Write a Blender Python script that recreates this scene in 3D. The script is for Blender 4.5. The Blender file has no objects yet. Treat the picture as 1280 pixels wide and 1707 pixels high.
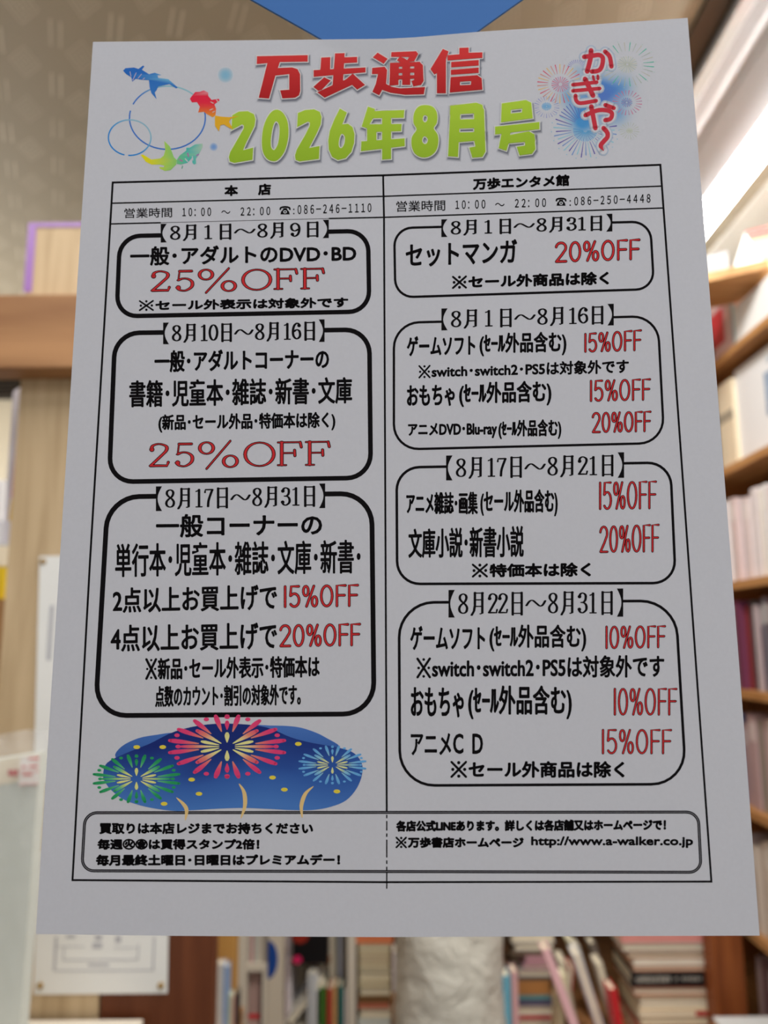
import bpy, bmesh, math, random
from mathutils import Vector, Matrix
from mathutils.geometry import tessellate_polygon

random.seed(7)
S = bpy.context.scene
COL = S.collection

# ------------------------------------------------------------------ camera
F = 1300.0
EYE = Vector((0, 0, 1.55))
TH, RO = 0.1659, -0.0072
FW = Vector((0, math.cos(TH), math.sin(TH)))
_up = Vector((0, -math.sin(TH), math.cos(TH)))
_rt = Vector((1, 0, 0))
RT = _rt * math.cos(RO) + _up * math.sin(RO)
UP = -_rt * math.sin(RO) + _up * math.cos(RO)
cam_d = bpy.data.cameras.new('camera')
cam = bpy.data.objects.new('camera', cam_d)
COL.objects.link(cam)
cam.matrix_world = Matrix(((RT.x, UP.x, -FW.x, EYE.x), (RT.y, UP.y, -FW.y, EYE.y),
                           (RT.z, UP.z, -FW.z, EYE.z), (0, 0, 0, 1)))
cam_d.sensor_fit = 'VERTICAL'
cam_d.sensor_height = 36.0
cam_d.lens = F / 1707.0 * 36.0
cam_d.clip_start = 0.01
cam_d.dof.use_dof = True
cam_d.dof.focus_distance = 0.25
cam_d.dof.aperture_fstop = 10.0
S.camera = cam

# ------------------------------------------------------------------ world, lights, exposure
S.view_settings.view_transform = 'Standard'
S.view_settings.look = 'None'
S.view_settings.exposure = 0.0
S.view_settings.gamma = 1.0
S.view_settings.use_curve_mapping = False
S.cycles.use_denoising = True
W = bpy.data.worlds.new('world')
S.world = W
W.use_nodes = True
W.node_tree.nodes['Background'].inputs[0].default_value = (0.95, 0.97, 1.0, 1)
W.node_tree.nodes['Background'].inputs[1].default_value = 0.5


def area(name, loc, rot, sx, sy, power, color=(1, 0.975, 0.94)):
    l = bpy.data.lights.new(name, 'AREA')
    l.shape = 'RECTANGLE'
    l.size, l.size_y, l.energy, l.color = sx, sy, power, color
    o = bpy.data.objects.new(name, l)
    COL.objects.link(o)
    o.location, o.rotation_euler = loc, rot
    return o


# unseen area lights: shop ceiling lamps, plus fills added for page, post and ceiling
area('unseen_area_light', (0.2, -1.3, 2.66), (math.radians(25), 0, 0), 1.2, 0.25, 8.0, (1.0, 0.95, 0.92))
area('unseen_area_light', (0.1, -0.5, 2.62), (math.radians(15), 0, 0), 1.2, 0.25, 7.2, (0.86, 0.94, 1.0))  # near light added so the page grows brighter towards its top
area('unseen_area_light', (-0.75, 0.55, 2.64), (math.radians(15), 0, 0), 0.25, 0.6, 8)  # added to brighten the post without lighting the flyer's front
area('unseen_area_light', (0.25, 0.95, 2.66), (0, 0, 0), 0.25, 0.4, 20)
area('unseen_area_light', (-1.5, 2.45, 1.9), (0, math.radians(180), 0), 0.5, 0.8, 7)  # added upward fill that brightens the far ceiling; no lamp hangs there


# ------------------------------------------------------------------ helpers


def srgb(r, g, b):
    f = lambda c: (c / 255 / 12.92) if c / 255 <= 0.04045 else ((c / 255 + 0.055) / 1.055) ** 2.4
    return (f(r), f(g), f(b), 1.0)


def ray(u, v):
    return FW + RT * ((u - 640) / F) + UP * ((853.5 - v) / F)


def at(u, v, Y):
    d = ray(u, v)
    return EYE + d * (Y / d.y)


def atX(u, v, X):
    d = ray(u, v)
    return EYE + d * (X / d.x)


def atZ(u, v, Z):
    d = ray(u, v)
    return EYE + d * ((Z - EYE.z) / d.z)


def project(p):
    d = p - EYE
    w = d.dot(FW)
    return 640 + F * d.dot(RT) / w, 853.5 - F * d.dot(UP) / w


_mats = {}


def mat(c, rough=0.6, var=0.12, scale=30.0, spec=0.3, name='paint'):
    key = (tuple(c), rough, var, scale, spec)
    if key in _mats:
        return _mats[key]
    m = bpy.data.materials.new(name)
    m.use_nodes = True
    nt = m.node_tree
    b = nt.nodes['Principled BSDF']
    b.inputs['Roughness'].default_value = rough
    b.inputs['Specular IOR Level'].default_value = spec
    tc = nt.nodes.new('ShaderNodeTexCoord')
    no = nt.nodes.new('ShaderNodeTexNoise')
    no.inputs['Scale'].default_value = scale
    no.inputs['Detail'].default_value = 4
    mx = nt.nodes.new('ShaderNodeMix')
    mx.data_type = 'RGBA'
    col = srgb(*c)
    mx.inputs[6].default_value = tuple(max(0, x * (1 - var)) for x in col[:3]) + (1,)
    mx.inputs[7].default_value = tuple(min(1, x * (1 + var)) for x in col[:3]) + (1,)
    nt.links.new(tc.outputs['Object'], no.inputs['Vector'])
    nt.links.new(no.outputs['Fac'], mx.inputs[0])
    nt.links.new(mx.outputs[2], b.inputs['Base Color'])
    _mats[key] = m
    return m


def wood(c1, c2, stretch=(1, 1, 14), scale=9.0, rough=0.55):
    key = ('w', c1, c2, stretch, scale)
    if key in _mats:
        return _mats[key]
    m = bpy.data.materials.new('wood')
    m.use_nodes = True
    nt = m.node_tree
    b = nt.nodes['Principled BSDF']
    b.inputs['Roughness'].default_value = rough
    b.inputs['Specular IOR Level'].default_value = 0.25
    tc = nt.nodes.new('ShaderNodeTexCoord')
    mp = nt.nodes.new('ShaderNodeMapping')
    mp.inputs['Scale'].default_value = tuple(6.0 / s for s in stretch)
    no = nt.nodes.new('ShaderNodeTexNoise')
    no.inputs['Scale'].default_value = scale
    no.inputs['Detail'].default_value = 6
    no.inputs['Distortion'].default_value = 0.6
    cr = nt.nodes.new('ShaderNodeValToRGB')
    cr.color_ramp.elements[0].position = 0.32
    cr.color_ramp.elements[1].position = 0.68
    cr.color_ramp.elements[0].color = srgb(*c1)
    cr.color_ramp.elements[1].color = srgb(*c2)
    bp = nt.nodes.new('ShaderNodeBump')
    bp.inputs['Strength'].default_value = 0.15
    bp.inputs['Distance'].default_value = 0.002
    nt.links.new(tc.outputs['Object'], mp.inputs['Vector'])
    nt.links.new(mp.outputs['Vector'], no.inputs['Vector'])
    nt.links.new(no.outputs['Fac'], cr.inputs['Fac'])
    nt.links.new(cr.outputs['Color'], b.inputs['Base Color'])
    nt.links.new(no.outputs['Fac'], bp.inputs['Height'])
    nt.links.new(bp.outputs['Normal'], b.inputs['Normal'])
    _mats[key] = m
    return m


def emit_mat(color, strength):
    m = bpy.data.materials.new('lamp_glow')
    m.use_nodes = True
    b = m.node_tree.nodes['Principled BSDF']
    b.inputs['Emission Color'].default_value = color
    b.inputs['Emission Strength'].default_value = strength
    return m


def plastic_mat(alpha=0.2, tint=(235, 235, 235), rough=0.12):
    m = bpy.data.materials.new('clear_plastic')
    m.use_nodes = True
    nt = m.node_tree
    b = nt.nodes['Principled BSDF']
    b.inputs['Base Color'].default_value = srgb(*tint)
    b.inputs['Roughness'].default_value = rough
    b.inputs['Alpha'].default_value = alpha
    tc = nt.nodes.new('ShaderNodeTexCoord')
    no = nt.nodes.new('ShaderNodeTexNoise')
    no.inputs['Scale'].default_value = 38
    no.inputs['Detail'].default_value = 5
    no.inputs['Distortion'].default_value = 1.2
    bp = nt.nodes.new('ShaderNodeBump')
    bp.inputs['Strength'].default_value = 0.8
    bp.inputs['Distance'].default_value = 0.006
    nt.links.new(tc.outputs['Object'], no.inputs['Vector'])
    nt.links.new(no.outputs['Fac'], bp.inputs['Height'])
    nt.links.new(bp.outputs['Normal'], b.inputs['Normal'])
    return m


def link(name, me, m=None, parent=None):
    o = bpy.data.objects.new(name, me)
    COL.objects.link(o)
    if m is not None:
        for x in (m if isinstance(m, (list, tuple)) else [m]):
            me.materials.append(x)
    if parent is not None:
        o.parent = parent
    return o


def tag(o, label, cat, group=None, kind=None):
    o['label'] = label
    o['category'] = cat
    if group:
        o['group'] = group
    if kind:
        o['kind'] = kind
    return o


def empty(name, loc=(0, 0, 0), rz=0.0):
    o = bpy.data.objects.new(name, None)
    o.empty_display_size = 0.05
    COL.objects.link(o)
    o.location = loc
    o.rotation_euler = (0, 0, rz)
    return o


def struct(o, label=None, cat=None):
    o['kind'] = 'structure'
    if label:
        o['label'] = label
    if cat:
        o['category'] = cat
    return o


def finish(bm, name, m, parent=None, bevel=0.0, origin=None, smooth=False):
    bmesh.ops.recalc_face_normals(bm, faces=bm.faces[:])
    if bevel:
        bmesh.ops.bevel(bm, geom=bm.edges[:], offset=bevel, segments=2, affect='EDGES', profile=0.5)
    if origin is not None:
        bmesh.ops.translate(bm, verts=bm.verts[:], vec=-Vector(origin))
    me = bpy.data.meshes.new(name)
    bm.to_mesh(me)
    bm.free()
    if smooth:
        for p in me.polygons:
            p.use_smooth = True
    o = link(name, me, m, parent)
    if origin is not None:
        o.location = origin
    return o


def addbox(bm, lo, hi, mi=0):
    x0, y0, z0 = lo
    x1, y1, z1 = hi
    v = [bm.verts.new(p) for p in ((x0, y0, z0), (x1, y0, z0), (x1, y1, z0), (x0, y1, z0),
                                   (x0, y0, z1), (x1, y0, z1), (x1, y1, z1), (x0, y1, z1))]
    fs = []
    for f in ((0, 3, 2, 1), (4, 5, 6, 7), (0, 1, 5, 4), (1, 2, 6, 5), (2, 3, 7, 6), (3, 0, 4, 7)):
        fc = bm.faces.new([v[i] for i in f])
        fc.material_index = mi
        fs.append(fc)
    return v


def box(name, lo, hi, m, parent=None, bevel=0.0, origin=None):
    bm = bmesh.new()
    addbox(bm, lo, hi)
    if origin is None:
        origin = ((lo[0] + hi[0]) / 2, (lo[1] + hi[1]) / 2, lo[2]) if parent is None else None
    return finish(bm, name, m, parent, bevel, origin)


def prism(name, pts, depth_vec, m, parent=None, bevel=0.0, origin=None):
    """solid from a planar outline (3D points) pushed along depth_vec"""
    bm = bmesh.new()
    a = [bm.verts.new(p) for p in pts]
    b = [bm.verts.new(Vector(p) + Vector(depth_vec)) for p in pts]
    bm.faces.new(a)
    bm.faces.new(b[::-1])
    n = len(pts)
    for i in range(n):
        bm.faces.new((a[i], b[i], b[(i + 1) % n], a[(i + 1) % n]))
    return finish(bm, name, m, parent, bevel, origin)


def disc_pin(name, loc, r, m, parent):
    bm = bmesh.new()
    prof = [(0.0, -0.003), (r * .6, -0.0027), (r, -0.0012), (r, 0.0)]
    N = 12
    rings = []
    for (rr, y) in prof:
        rings.append([bm.verts.new((loc[0] + rr * math.cos(2 * math.pi * k / N), loc[1] + y,
                                    loc[2] + rr * math.sin(2 * math.pi * k / N))) for k in range(N)])
    for i in range(len(prof) - 1):
        for k in range(N):
            bm.faces.new((rings[i][k], rings[i][(k + 1) % N], rings[i + 1][(k + 1) % N], rings[i + 1][k]))
    bmesh.ops.remove_doubles(bm, verts=bm.verts[:], dist=1e-6)
    return finish(bm, name, m, parent, smooth=True)


def tube(name, a, b, r, m, parent=None, n=12):
    a, b = Vector(a), Vector(b)
    d = (b - a).normalized()
    s = d.orthogonal().normalized()
    t = d.cross(s)
    bm = bmesh.new()
    r0 = [bm.verts.new(a + (s * math.cos(2 * math.pi * k / n) + t * math.sin(2 * math.pi * k / n)) * r) for k in range(n)]
    r1 = [bm.verts.new(b + (s * math.cos(2 * math.pi * k / n) + t * math.sin(2 * math.pi * k / n)) * r) for k in range(n)]
    for k in range(n):
        bm.faces.new((r0[k], r0[(k + 1) % n], r1[(k + 1) % n], r1[k]))
    bm.faces.new(r0[::-1])
    bm.faces.new(r1)
    return finish(bm, name, m, parent)


# ------------------------------------------------------------------ the room shell
CEIL = 2.70
M_ceil = bpy.data.materials.new('embossed_ceiling_paper')
M_ceil.use_nodes = True
_nt = M_ceil.node_tree
_b = _nt.nodes['Principled BSDF']
_b.inputs['Roughness'].default_value = 0.55
_b.inputs['Base Color'].default_value = srgb(190, 178, 156)
_tc = _nt.nodes.new('ShaderNodeTexCoord')
def _m(op, a, b=None, c=None):
    n = _nt.nodes.new('ShaderNodeMath')
    n.operation = op
    for k, x in enumerate((a, b, c)):
        if x is None:
            continue
        if isinstance(x, (int, float)):
            n.inputs[k].default_value = x
        else:
            _nt.links.new(x, n.inputs[k])
    return n.outputs[0]


def _band(x, lo, hi):
    return _m('MULTIPLY', _m('GREATER_THAN', x, lo), _m('LESS_THAN', x, hi))


_sx = _nt.nodes.new('ShaderNodeSeparateXYZ')
_nt.links.new(_tc.outputs['Object'], _sx.inputs[0])
_px = _m('ADD', _m('MULTIPLY', _sx.outputs[0], .927), _m('MULTIPLY', _sx.outputs[1], .375))
_py = _m('SUBTRACT', _m('MULTIPLY', _sx.outputs[1], .927), _m('MULTIPLY', _sx.outputs[0], .375))
_gx = _m('DIVIDE', _px, 0.105)
_cell = _m('FLOOR', _gx)
_fx = _m('FRACT', _gx)
_gy = _m('ADD', _m('DIVIDE', _py, 0.15), _m('MULTIPLY', _cell, 0.37))
_fy = _m('FRACT', _gy)
# pairs of short upright strokes, and nested lozenges in between
_st = _m('MULTIPLY', _m('ADD', _band(_fx, .12, .16), _band(_fx, .29, .33)), _band(_fy, .08, .55))
_lz = _m('ADD', _m('ABSOLUTE', _m('SUBTRACT', _fx, .68)), _m('MULTIPLY', _m('ABSOLUTE', _m('SUBTRACT', _fy, .62)), .9))
_lo = _m('ADD', _m('ADD', _band(_lz, .05, .09), _band(_lz, .15, .19)), _band(_lz, .25, .29))
_no = _nt.nodes.new('ShaderNodeTexNoise')
_no.inputs['Scale'].default_value = 5
_no.inputs['Detail'].default_value = 3
_nt.links.new(_tc.outputs['Object'], _no.inputs['Vector'])
_ad3n = _m('MULTIPLY', _m('ADD', _st, _m('MULTIPLY', _lo, .55)), _m('MULTIPLY', _no.outputs['Fac'], 1.3))
_bp = _nt.nodes.new('ShaderNodeBump')
_bp.inputs['Strength'].default_value = 1.0
_bp.inputs['Distance'].default_value = 0.006
_nt.links.new(_ad3n, _bp.inputs['Height'])
_nt.links.new(_bp.outputs['Normal'], _b.inputs['Normal'])
_cm = _nt.nodes.new('ShaderNodeMix')
_cm.data_type = 'RGBA'
_cm.inputs[6].default_value = srgb(178, 168, 148)
_cm.inputs[7].default_value = srgb(232, 224, 206)
_cl = _nt.nodes.new('ShaderNodeClamp')
_nt.links.new(_ad3n, _cl.inputs['Value'])
_nt.links.new(_cl.outputs[0], _cm.inputs[0])
_nt.links.new(_cm.outputs[2], _b.inputs['Base Color'])

M_wall = mat((205, 196, 176), 0.8, 0.05, 6, name='wall_paint')
struct(box('ceiling', (-1.9, -1.6, CEIL), (1.35, 3.1, CEIL + 0.05), M_ceil, origin=(0, 0, CEIL)))
struct(box('floor', (-1.9, -1.6, -0.05), (1.35, 3.1, 0), mat((120, 105, 88), 0.5, 0.15, 4, name='floor_vinyl'), origin=(0, 0, 0)))
struct(box('ceiling_aisle', (0.98, -1.6, CEIL - .012), (1.28, 3.0, CEIL - .0005), mat((236, 234, 226), .8, .03, 6, name='white_paint'), origin=(.98, 0, CEIL)))
struct(box('wall_back', (-1.9, 3.0, 0), (1.35, 3.06, CEIL), M_wall, origin=(0, 3, 0)))
struct(box('wall_right', (1.28, -1.6, 0), (1.35, 3.0, CEIL), mat((226, 222, 210), 0.8, 0.04, 6, name='wall_paint'), origin=(1.28, 0, 0)))
struct(box('wall_left', (-1.9, -1.6, 0), (-1.85, 3.0, CEIL), M_wall, origin=(-1.85, 0, 0)))

# ------------------------------------------------------------------ page artwork builder (drawn on the real plane of the sheet)
YAW, PC = -0.0382, EYE + Vector((0.0015, 0.2435, 0.0648))
PN = Vector((math.sin(YAW), -math.cos(YAW), 0))          # towards the reader


def U(u, v, layer=0.0):
    d = ray(u, v)
    t = (PC - EYE).dot(PN) / d.dot(PN)
    return EYE + d * t + PN * (0.00006 + layer * 0.000014)


PAPER = (214, 214, 220)
PAPER_INK = (220, 220, 226)       # the lightest tint of the artwork, level with the bare sheet


def page_mat(name, attr=True, color=PAPER, trans=0.22):
    m = bpy.data.materials.new(name)
    m.use_nodes = True
    nt = m.node_tree
    nt.nodes.clear()
    out = nt.nodes.new('ShaderNodeOutputMaterial')
    di = nt.nodes.new('ShaderNodeBsdfDiffuse')
    tr = nt.nodes.new('ShaderNodeBsdfTranslucent')
    mx = nt.nodes.new('ShaderNodeMixShader')
    mx.inputs[0].default_value = trans
    nt.links.new(di.outputs[0], mx.inputs[1])
    nt.links.new(tr.outputs[0], mx.inputs[2])
    nt.links.new(mx.outputs[0], out.inputs[0])
    if attr:
        a = nt.nodes.new('ShaderNodeVertexColor')
        a.layer_name = 'ink'
        src = a.outputs['Color']
    else:
        tc = nt.nodes.new('ShaderNodeTexCoord')
        no = nt.nodes.new('ShaderNodeTexNoise')
        no.inputs['Scale'].default_value = 900
        r = nt.nodes.new('ShaderNodeMix')
        r.data_type = 'RGBA'
        c = srgb(*color)
        r.inputs[6].default_value = tuple(x * 0.97 for x in c[:3]) + (1,)
        r.inputs[7].default_value = tuple(min(1, x * 1.03) for x in c[:3]) + (1,)
        nt.links.new(tc.outputs['Object'], no.inputs['Vector'])
        nt.links.new(no.outputs['Fac'], r.inputs[0])
        src = r.outputs[2]
    nt.links.new(src, di.inputs['Color'])
    nt.links.new(src, tr.inputs['Color'])
    return m


M_sheet = page_mat('flyer_paper', False)
M_ink = page_mat('printed_ink')
BLACK = (28, 26, 28)
RED = (196, 50, 54)


def mixc(a, b, t):
    t = max(0.0, min(1.0, t))
    return tuple(a[i] * (1 - t) + b[i] * t for i in range(3))


class Art:
    def __init__(self):
        self.v, self.c, self.f = [], [], []

    def add(self, pts, faces, color, layer):
        n = len(self.v)
        for p in pts:
            self.v.append((p[0], p[1], layer))
            self.c.append(color(p[0], p[1]) if callable(color) else color)
        for f in faces:
            self.f.append([n + i for i in f])

    def poly(self, pts, color, layer, holes=()):
        loops = [[Vector((p[0], p[1], 0)) for p in pts]] + [[Vector((p[0], p[1], 0)) for p in h] for h in holes]
        flat = [p for l in loops for p in l]
        tris = tessellate_polygon(loops)
        self.add([(p.x, p.y) for p in flat], tris, color, layer)

    def nib(self, pts, a, b, color, layer, closed=False, xf=None, caps=True):
        """stroke drawn with an upright elliptical nib (half width a, half height b)"""
        n = len(pts)
        L, R = [], []
        for i in range(n):
            p0 = pts[(i - 1) % n] if (closed or i) else pts[i]
            p1 = pts[(i + 1) % n] if (closed or i < n - 1) else pts[i]
            tx, ty = p1[0] - p0[0], p1[1] - p0[1]
            l = math.hypot(tx, ty) or 1
            nx, ny = -ty / l, tx / l
            aa = a[i] if isinstance(a, (list, tuple)) else a
            bb = b[i] if isinstance(b, (list, tuple)) else b
            k = math.sqrt((aa * nx) ** 2 + (bb * ny) ** 2) or 1e-9
            ox, oy = aa * aa * nx / k, bb * bb * ny / k
            L.append((pts[i][0] + ox, pts[i][1] + oy))
            R.append((pts[i][0] - ox, pts[i][1] - oy))
        m = n if closed else n - 1
        faces = [(i, (i + 1) % n, n + (i + 1) % n, n + i) for i in range(m)]
        P = L + R
        if xf:
            P = [xf(*p) for p in P]
        self.add(P, faces, color, layer)
        if caps and not closed:
            for i in (0, n - 1):
                aa = a[i] if isinstance(a, (list, tuple)) else a
                bb = b[i] if isinstance(b, (list, tuple)) else b
                q = [(pts[i][0] + aa * math.cos(t * math.pi / 5), pts[i][1] + bb * math.sin(t * math.pi / 5)) for t in range(10)]
                if xf:
                    q = [xf(*p) for p in q]
                self.add(q, [list(range(10))], color, layer)

    def line(self, pts, w, color, layer, closed=False, caps=False):
        # uniform band with mitred corners
        n = len(pts)
        L, R = [], []
        for i in range(n):
            p = pts[i]
            q0 = pts[(i - 1) % n] if (closed or i) else None
            q1 = pts[(i + 1) % n] if (closed or i < n - 1) else None
            d0 = d1 = None
            if q0 is not None:
                l = math.hypot(p[0] - q0[0], p[1] - q0[1]) or 1
                d0 = ((p[0] - q0[0]) / l, (p[1] - q0[1]) / l)
            if q1 is not None:
                l = math.hypot(q1[0] - p[0], q1[1] - p[1]) or 1
                d1 = ((q1[0] - p[0]) / l, (q1[1] - p[1]) / l)
            d0 = d0 or d1
            d1 = d1 or d0
            nx, ny = -(d0[1] + d1[1]), d0[0] + d1[0]
            l = math.hypot(nx, ny) or 1
            nx, ny = nx / l, ny / l
            k = w / max(0.5, abs(nx * -d0[1] + ny * d0[0]))
            L.append((p[0] + nx * k, p[1] + ny * k))
            R.append((p[0] - nx * k, p[1] - ny * k))
        m = n if closed else n - 1
        self.add(L + R, [(i, (i + 1) % n, n + (i + 1) % n, n + i) for i in range(m)], color, layer)

    def dot(self, x, y, rx, ry, color, layer, n=16, rot=0.0):
        c, s = math.cos(rot), math.sin(rot)
        q = []
        for k in range(n):
            a, b = rx * math.cos(2 * math.pi * k / n), ry * math.sin(2 * math.pi * k / n)
            q.append((x + a * c - b * s, y + a * s + b * c))
        self.add(q, [list(range(n))], color, layer)

    def build(self, name, parent, flat=False):
        pts = [U(*p) for p in self.v]
        me = bpy.data.meshes.new(name)
        me.from_pydata([tuple(p) for p in pts], [], self.f)
        ca = me.color_attributes.new('ink', 'FLOAT_COLOR', 'POINT')
        for i, c in enumerate(self.c):
            k = 1 + .36 * min(1, 1.8 * max(0, (max(c) - min(c)) / max(max(c), 1) - .08))
            ca.data[i].color = tuple(min(.95, x * k) for x in srgb(*c)[:3]) + (1,)
        me.update()
        return link(name, me, M_ink, parent)


def smooth(pts, closed=False, k=5):
    n = len(pts)
    out = []
    rng = n if closed else n - 1
    for i in range(rng):
        g = lambda j: pts[j % n] if closed else pts[max(0, min(n - 1, j))]
        p0, p1, p2, p3 = g(i - 1), g(i), g(i + 1), g(i + 2)
        for s in range(k):
            t = s / k
            out.append(tuple(0.5 * (2 * p1[d] + (p2[d] - p0[d]) * t + (2 * p0[d] - 5 * p1[d] + 4 * p2[d] - p3[d]) * t * t
                                    + (3 * p1[d] - p0[d] - 3 * p2[d] + p3[d]) * t ** 3) for d in range(2)))
    if not closed:
        out.append(pts[-1])
    return out


def quad(x0, x1, lt, lb, rt=None, rb=None):
    rt = lt if rt is None else rt
    rb = lb if rb is None else rb
    return lambda s, t: (x0 + (x1 - x0) * s, (lt + (rt - lt) * s) * t + (lb + (rb - lb) * s) * (1 - t))


_txt = {}


def glyphs(body):
    k = body
    if k in _txt:
        return _txt[k]
    c = bpy.data.curves.new('lettering', 'FONT')
    c.body = body
    c.resolution_u = 3
    o = bpy.data.objects.new('lettering', c)
    COL.objects.link(o)
    bpy.context.view_layer.update()
    me = bpy.data.meshes.new_from_object(o.evaluated_get(bpy.context.evaluated_depsgraph_get()))
    vs = [(v.co.x, v.co.y) for v in me.vertices]
    fs = [tuple(p.vertices) for p in me.polygons]
    bpy.data.objects.remove(o)
    bpy.data.curves.remove(c)
    bpy.data.meshes.remove(me)
    cnt = {}
    for f in fs:
        for i in range(len(f)):
            e = (f[i], f[(i + 1) % len(f)])
            cnt.setdefault((min(e), max(e)), []).append(e)
    rim = [v[0] for v in cnt.values() if len(v) == 1]
    _txt[k] = (vs, fs, rim)
    return _txt[k]


def kome(art, q, color, g, layer):
    a, b = q(0, 0), q(1, 1)
    hgt = abs(b[1] - a[1])
    wd = abs(b[0] - a[0])
    w = hgt * .035 + g * .8
    for p0, p1 in (((.04, .06), (.96, .94)), ((.04, .94), (.96, .06))):
        art.nib([q(*p0), q(*p1)], w, w, color, layer)
    for x, y in ((.5, .9), (.5, .1), (.12, .5), (.88, .5)):
        p = q(x, y)
        art.dot(p[0], p[1], min(wd, hgt) * .07 + g * .8, min(wd, hgt) * .07 + g * .8, color, layer, 10)


def phone(art, q):
    """little black telephone mark"""
    art.nib([q(*p) for p in [(.07, .68), (.10, .84), (.28, .93), (.5, .95), (.72, .93), (.90, .84), (.93, .68)]], 1.5, 1.5, BLACK, 3)
    art.poly([q(*p) for p in [(.34, .80), (.66, .80), (.70, .62), (.86, .40), (.92, .06), (.08, .06), (.14, .40), (.30, .62)]], BLACK, 3)
    c = q(.5, .36)
    art.dot(c[0], c[1], 3.1, 2.7, PAPER, 4, 14)
    art.dot(c[0], c[1], 1.5, 1.3, BLACK, 5, 10)


def text(art, body, q, color=BLACK, bold=0.022, layer=3, split=None):
    """letters fitted into the quad; bold = extra half stroke in units of the line height"""
    if '|' in body:                               # pieces of one line, each at its own stretch of it
        for n, piece in enumerate(body.split('|')):
            s0, s1, t0, t1 = split[n]
            text(art, piece, lambda s, t: q(s0 + (s1 - s0) * s, t0 + (t1 - t0) * t), color, bold, layer)
        return
    if body[0] == '※' and len(body) > 1:          # reference mark drawn full width, then the rest of the line
        fr_w = 0.054 if 'switch' in body else 0.9 / len(body)
        kome(art, lambda s, t: q(s * fr_w, t), color, bold * 34, layer)
        text(art, body[1:], lambda s, t: q(fr_w * 1.12 + (1 - fr_w * 1.12) * s, t), color, bold, layer)
        return
    vs, fs, rim = glyphs(body)
    x0, x1 = min(v[0] for v in vs), max(v[0] for v in vs)
    y0, y1 = min(v[1] for v in vs), max(v[1] for v in vs)
    a, b, c = q(0, 0), q(0, 1), q(1, 0)
    g = bold * 34
    gx, gy = g / abs(c[0] - a[0]), g / abs(b[1] - a[1])
    f = lambda x, y: q(gx + (1 - 2 * gx) * (x - x0) / (x1 - x0), gy + (1 - 2 * gy) * (y - y0) / (y1 - y0))
    P = [f(*v) for v in vs]
    art.add(P, fs, color, layer)
    if g > .05:
        pts, faces = [], []
        for i, j in rim:
            p, r = P[i], P[j]
            l = math.hypot(r[0] - p[0], r[1] - p[1])
            if l < 1e-6:
                continue
            tx, ty = (r[0] - p[0]) / l * g, (r[1] - p[1]) / l * g
            n = len(pts)
            pts += [(p[0] - ty, p[1] + tx), (p[0] - tx, p[1] - ty), (p[0] + ty, p[1] - tx), (r[0] + ty, r[1] - tx), (r[0] + tx, r[1] + ty), (r[0] - ty, r[1] + tx)]
            faces.append(tuple(range(n, n + 6)))
        art.add(pts, faces, color, layer)


# ---- stroke lettering: rounded gothic numerals used for the discounts
def arc(cx, cy, rx, ry, a0, a1, n=14):
    return [(cx + rx * math.cos(math.radians(a0 + (a1 - a0) * i / n)), cy + ry * math.sin(math.radians(a0 + (a1 - a0) * i / n))) for i in range(n + 1)]


ROUND = {
    '1': (0.30, [([(0.17, 0), (0.17, 1)], 0)]),
    '2': (0.56, [(arc(0.26, 0.74, 0.21, 0.26, 170, -30, 12) + [(0.30, 0.36), (0.06, 0.0)], 0), ([(0.06, 0), (0.48, 0)], 0)]),
    '5': (0.56, [([(0.44, 1), (0.11, 1), (0.08, 0.54)], 0), (arc(0.25, 0.32, 0.21, 0.32, 135, -140, 14), 0)]),
    '0': (0.58, [(arc(0.27, 0.5, 0.21, 0.5, 0, 342, 20), 1)]),
    '%': (0.72, [(arc(0.15, 0.76, 0.11, 0.24, 0, 330, 12), 1), (arc(0.53, 0.24, 0.11, 0.24, 0, 330, 12), 1), ([(0.50, 1), (0.18, 0)], 0)]),
    'O': (0.62, [(arc(0.29, 0.5, 0.24, 0.5, 0, 342, 20), 1)]),
    'F': (0.50, [([(0.07, 0), (0.07, 1), (0.44, 1)], 0), ([(0.07, 0.52), (0.40, 0.52)], 0)]),
}


def discount(art, body, q, aspect, layer=3):
    tot = sum(ROUND[c][0] for c in body) - 0.1
    x = 0.0
    w = abs(q(1, 0)[0] - q(0, 0)[0])
    h = 2.45 if w > 120 else 2.1
    for c in body:
        wd, st = ROUND[c]
        for sn, (pts, closed) in enumerate(st):
            P = [q((x + .02 + p[0] * .93) / tot, p[1]) for p in pts]
            art.nib(P, h, h, BLACK, layer, closed)
            art.nib(P, h - 1.05, h - 1.05, RED, layer + 1 + sn * .25, closed)
        x += wd


# ---- serif numerals (dates and the large 25%OFF)
def E(cx, cy, rx, ry, a0=0, a1=345, n=23):
    return arc(cx, cy, rx, ry, a0, a1, n)


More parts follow.
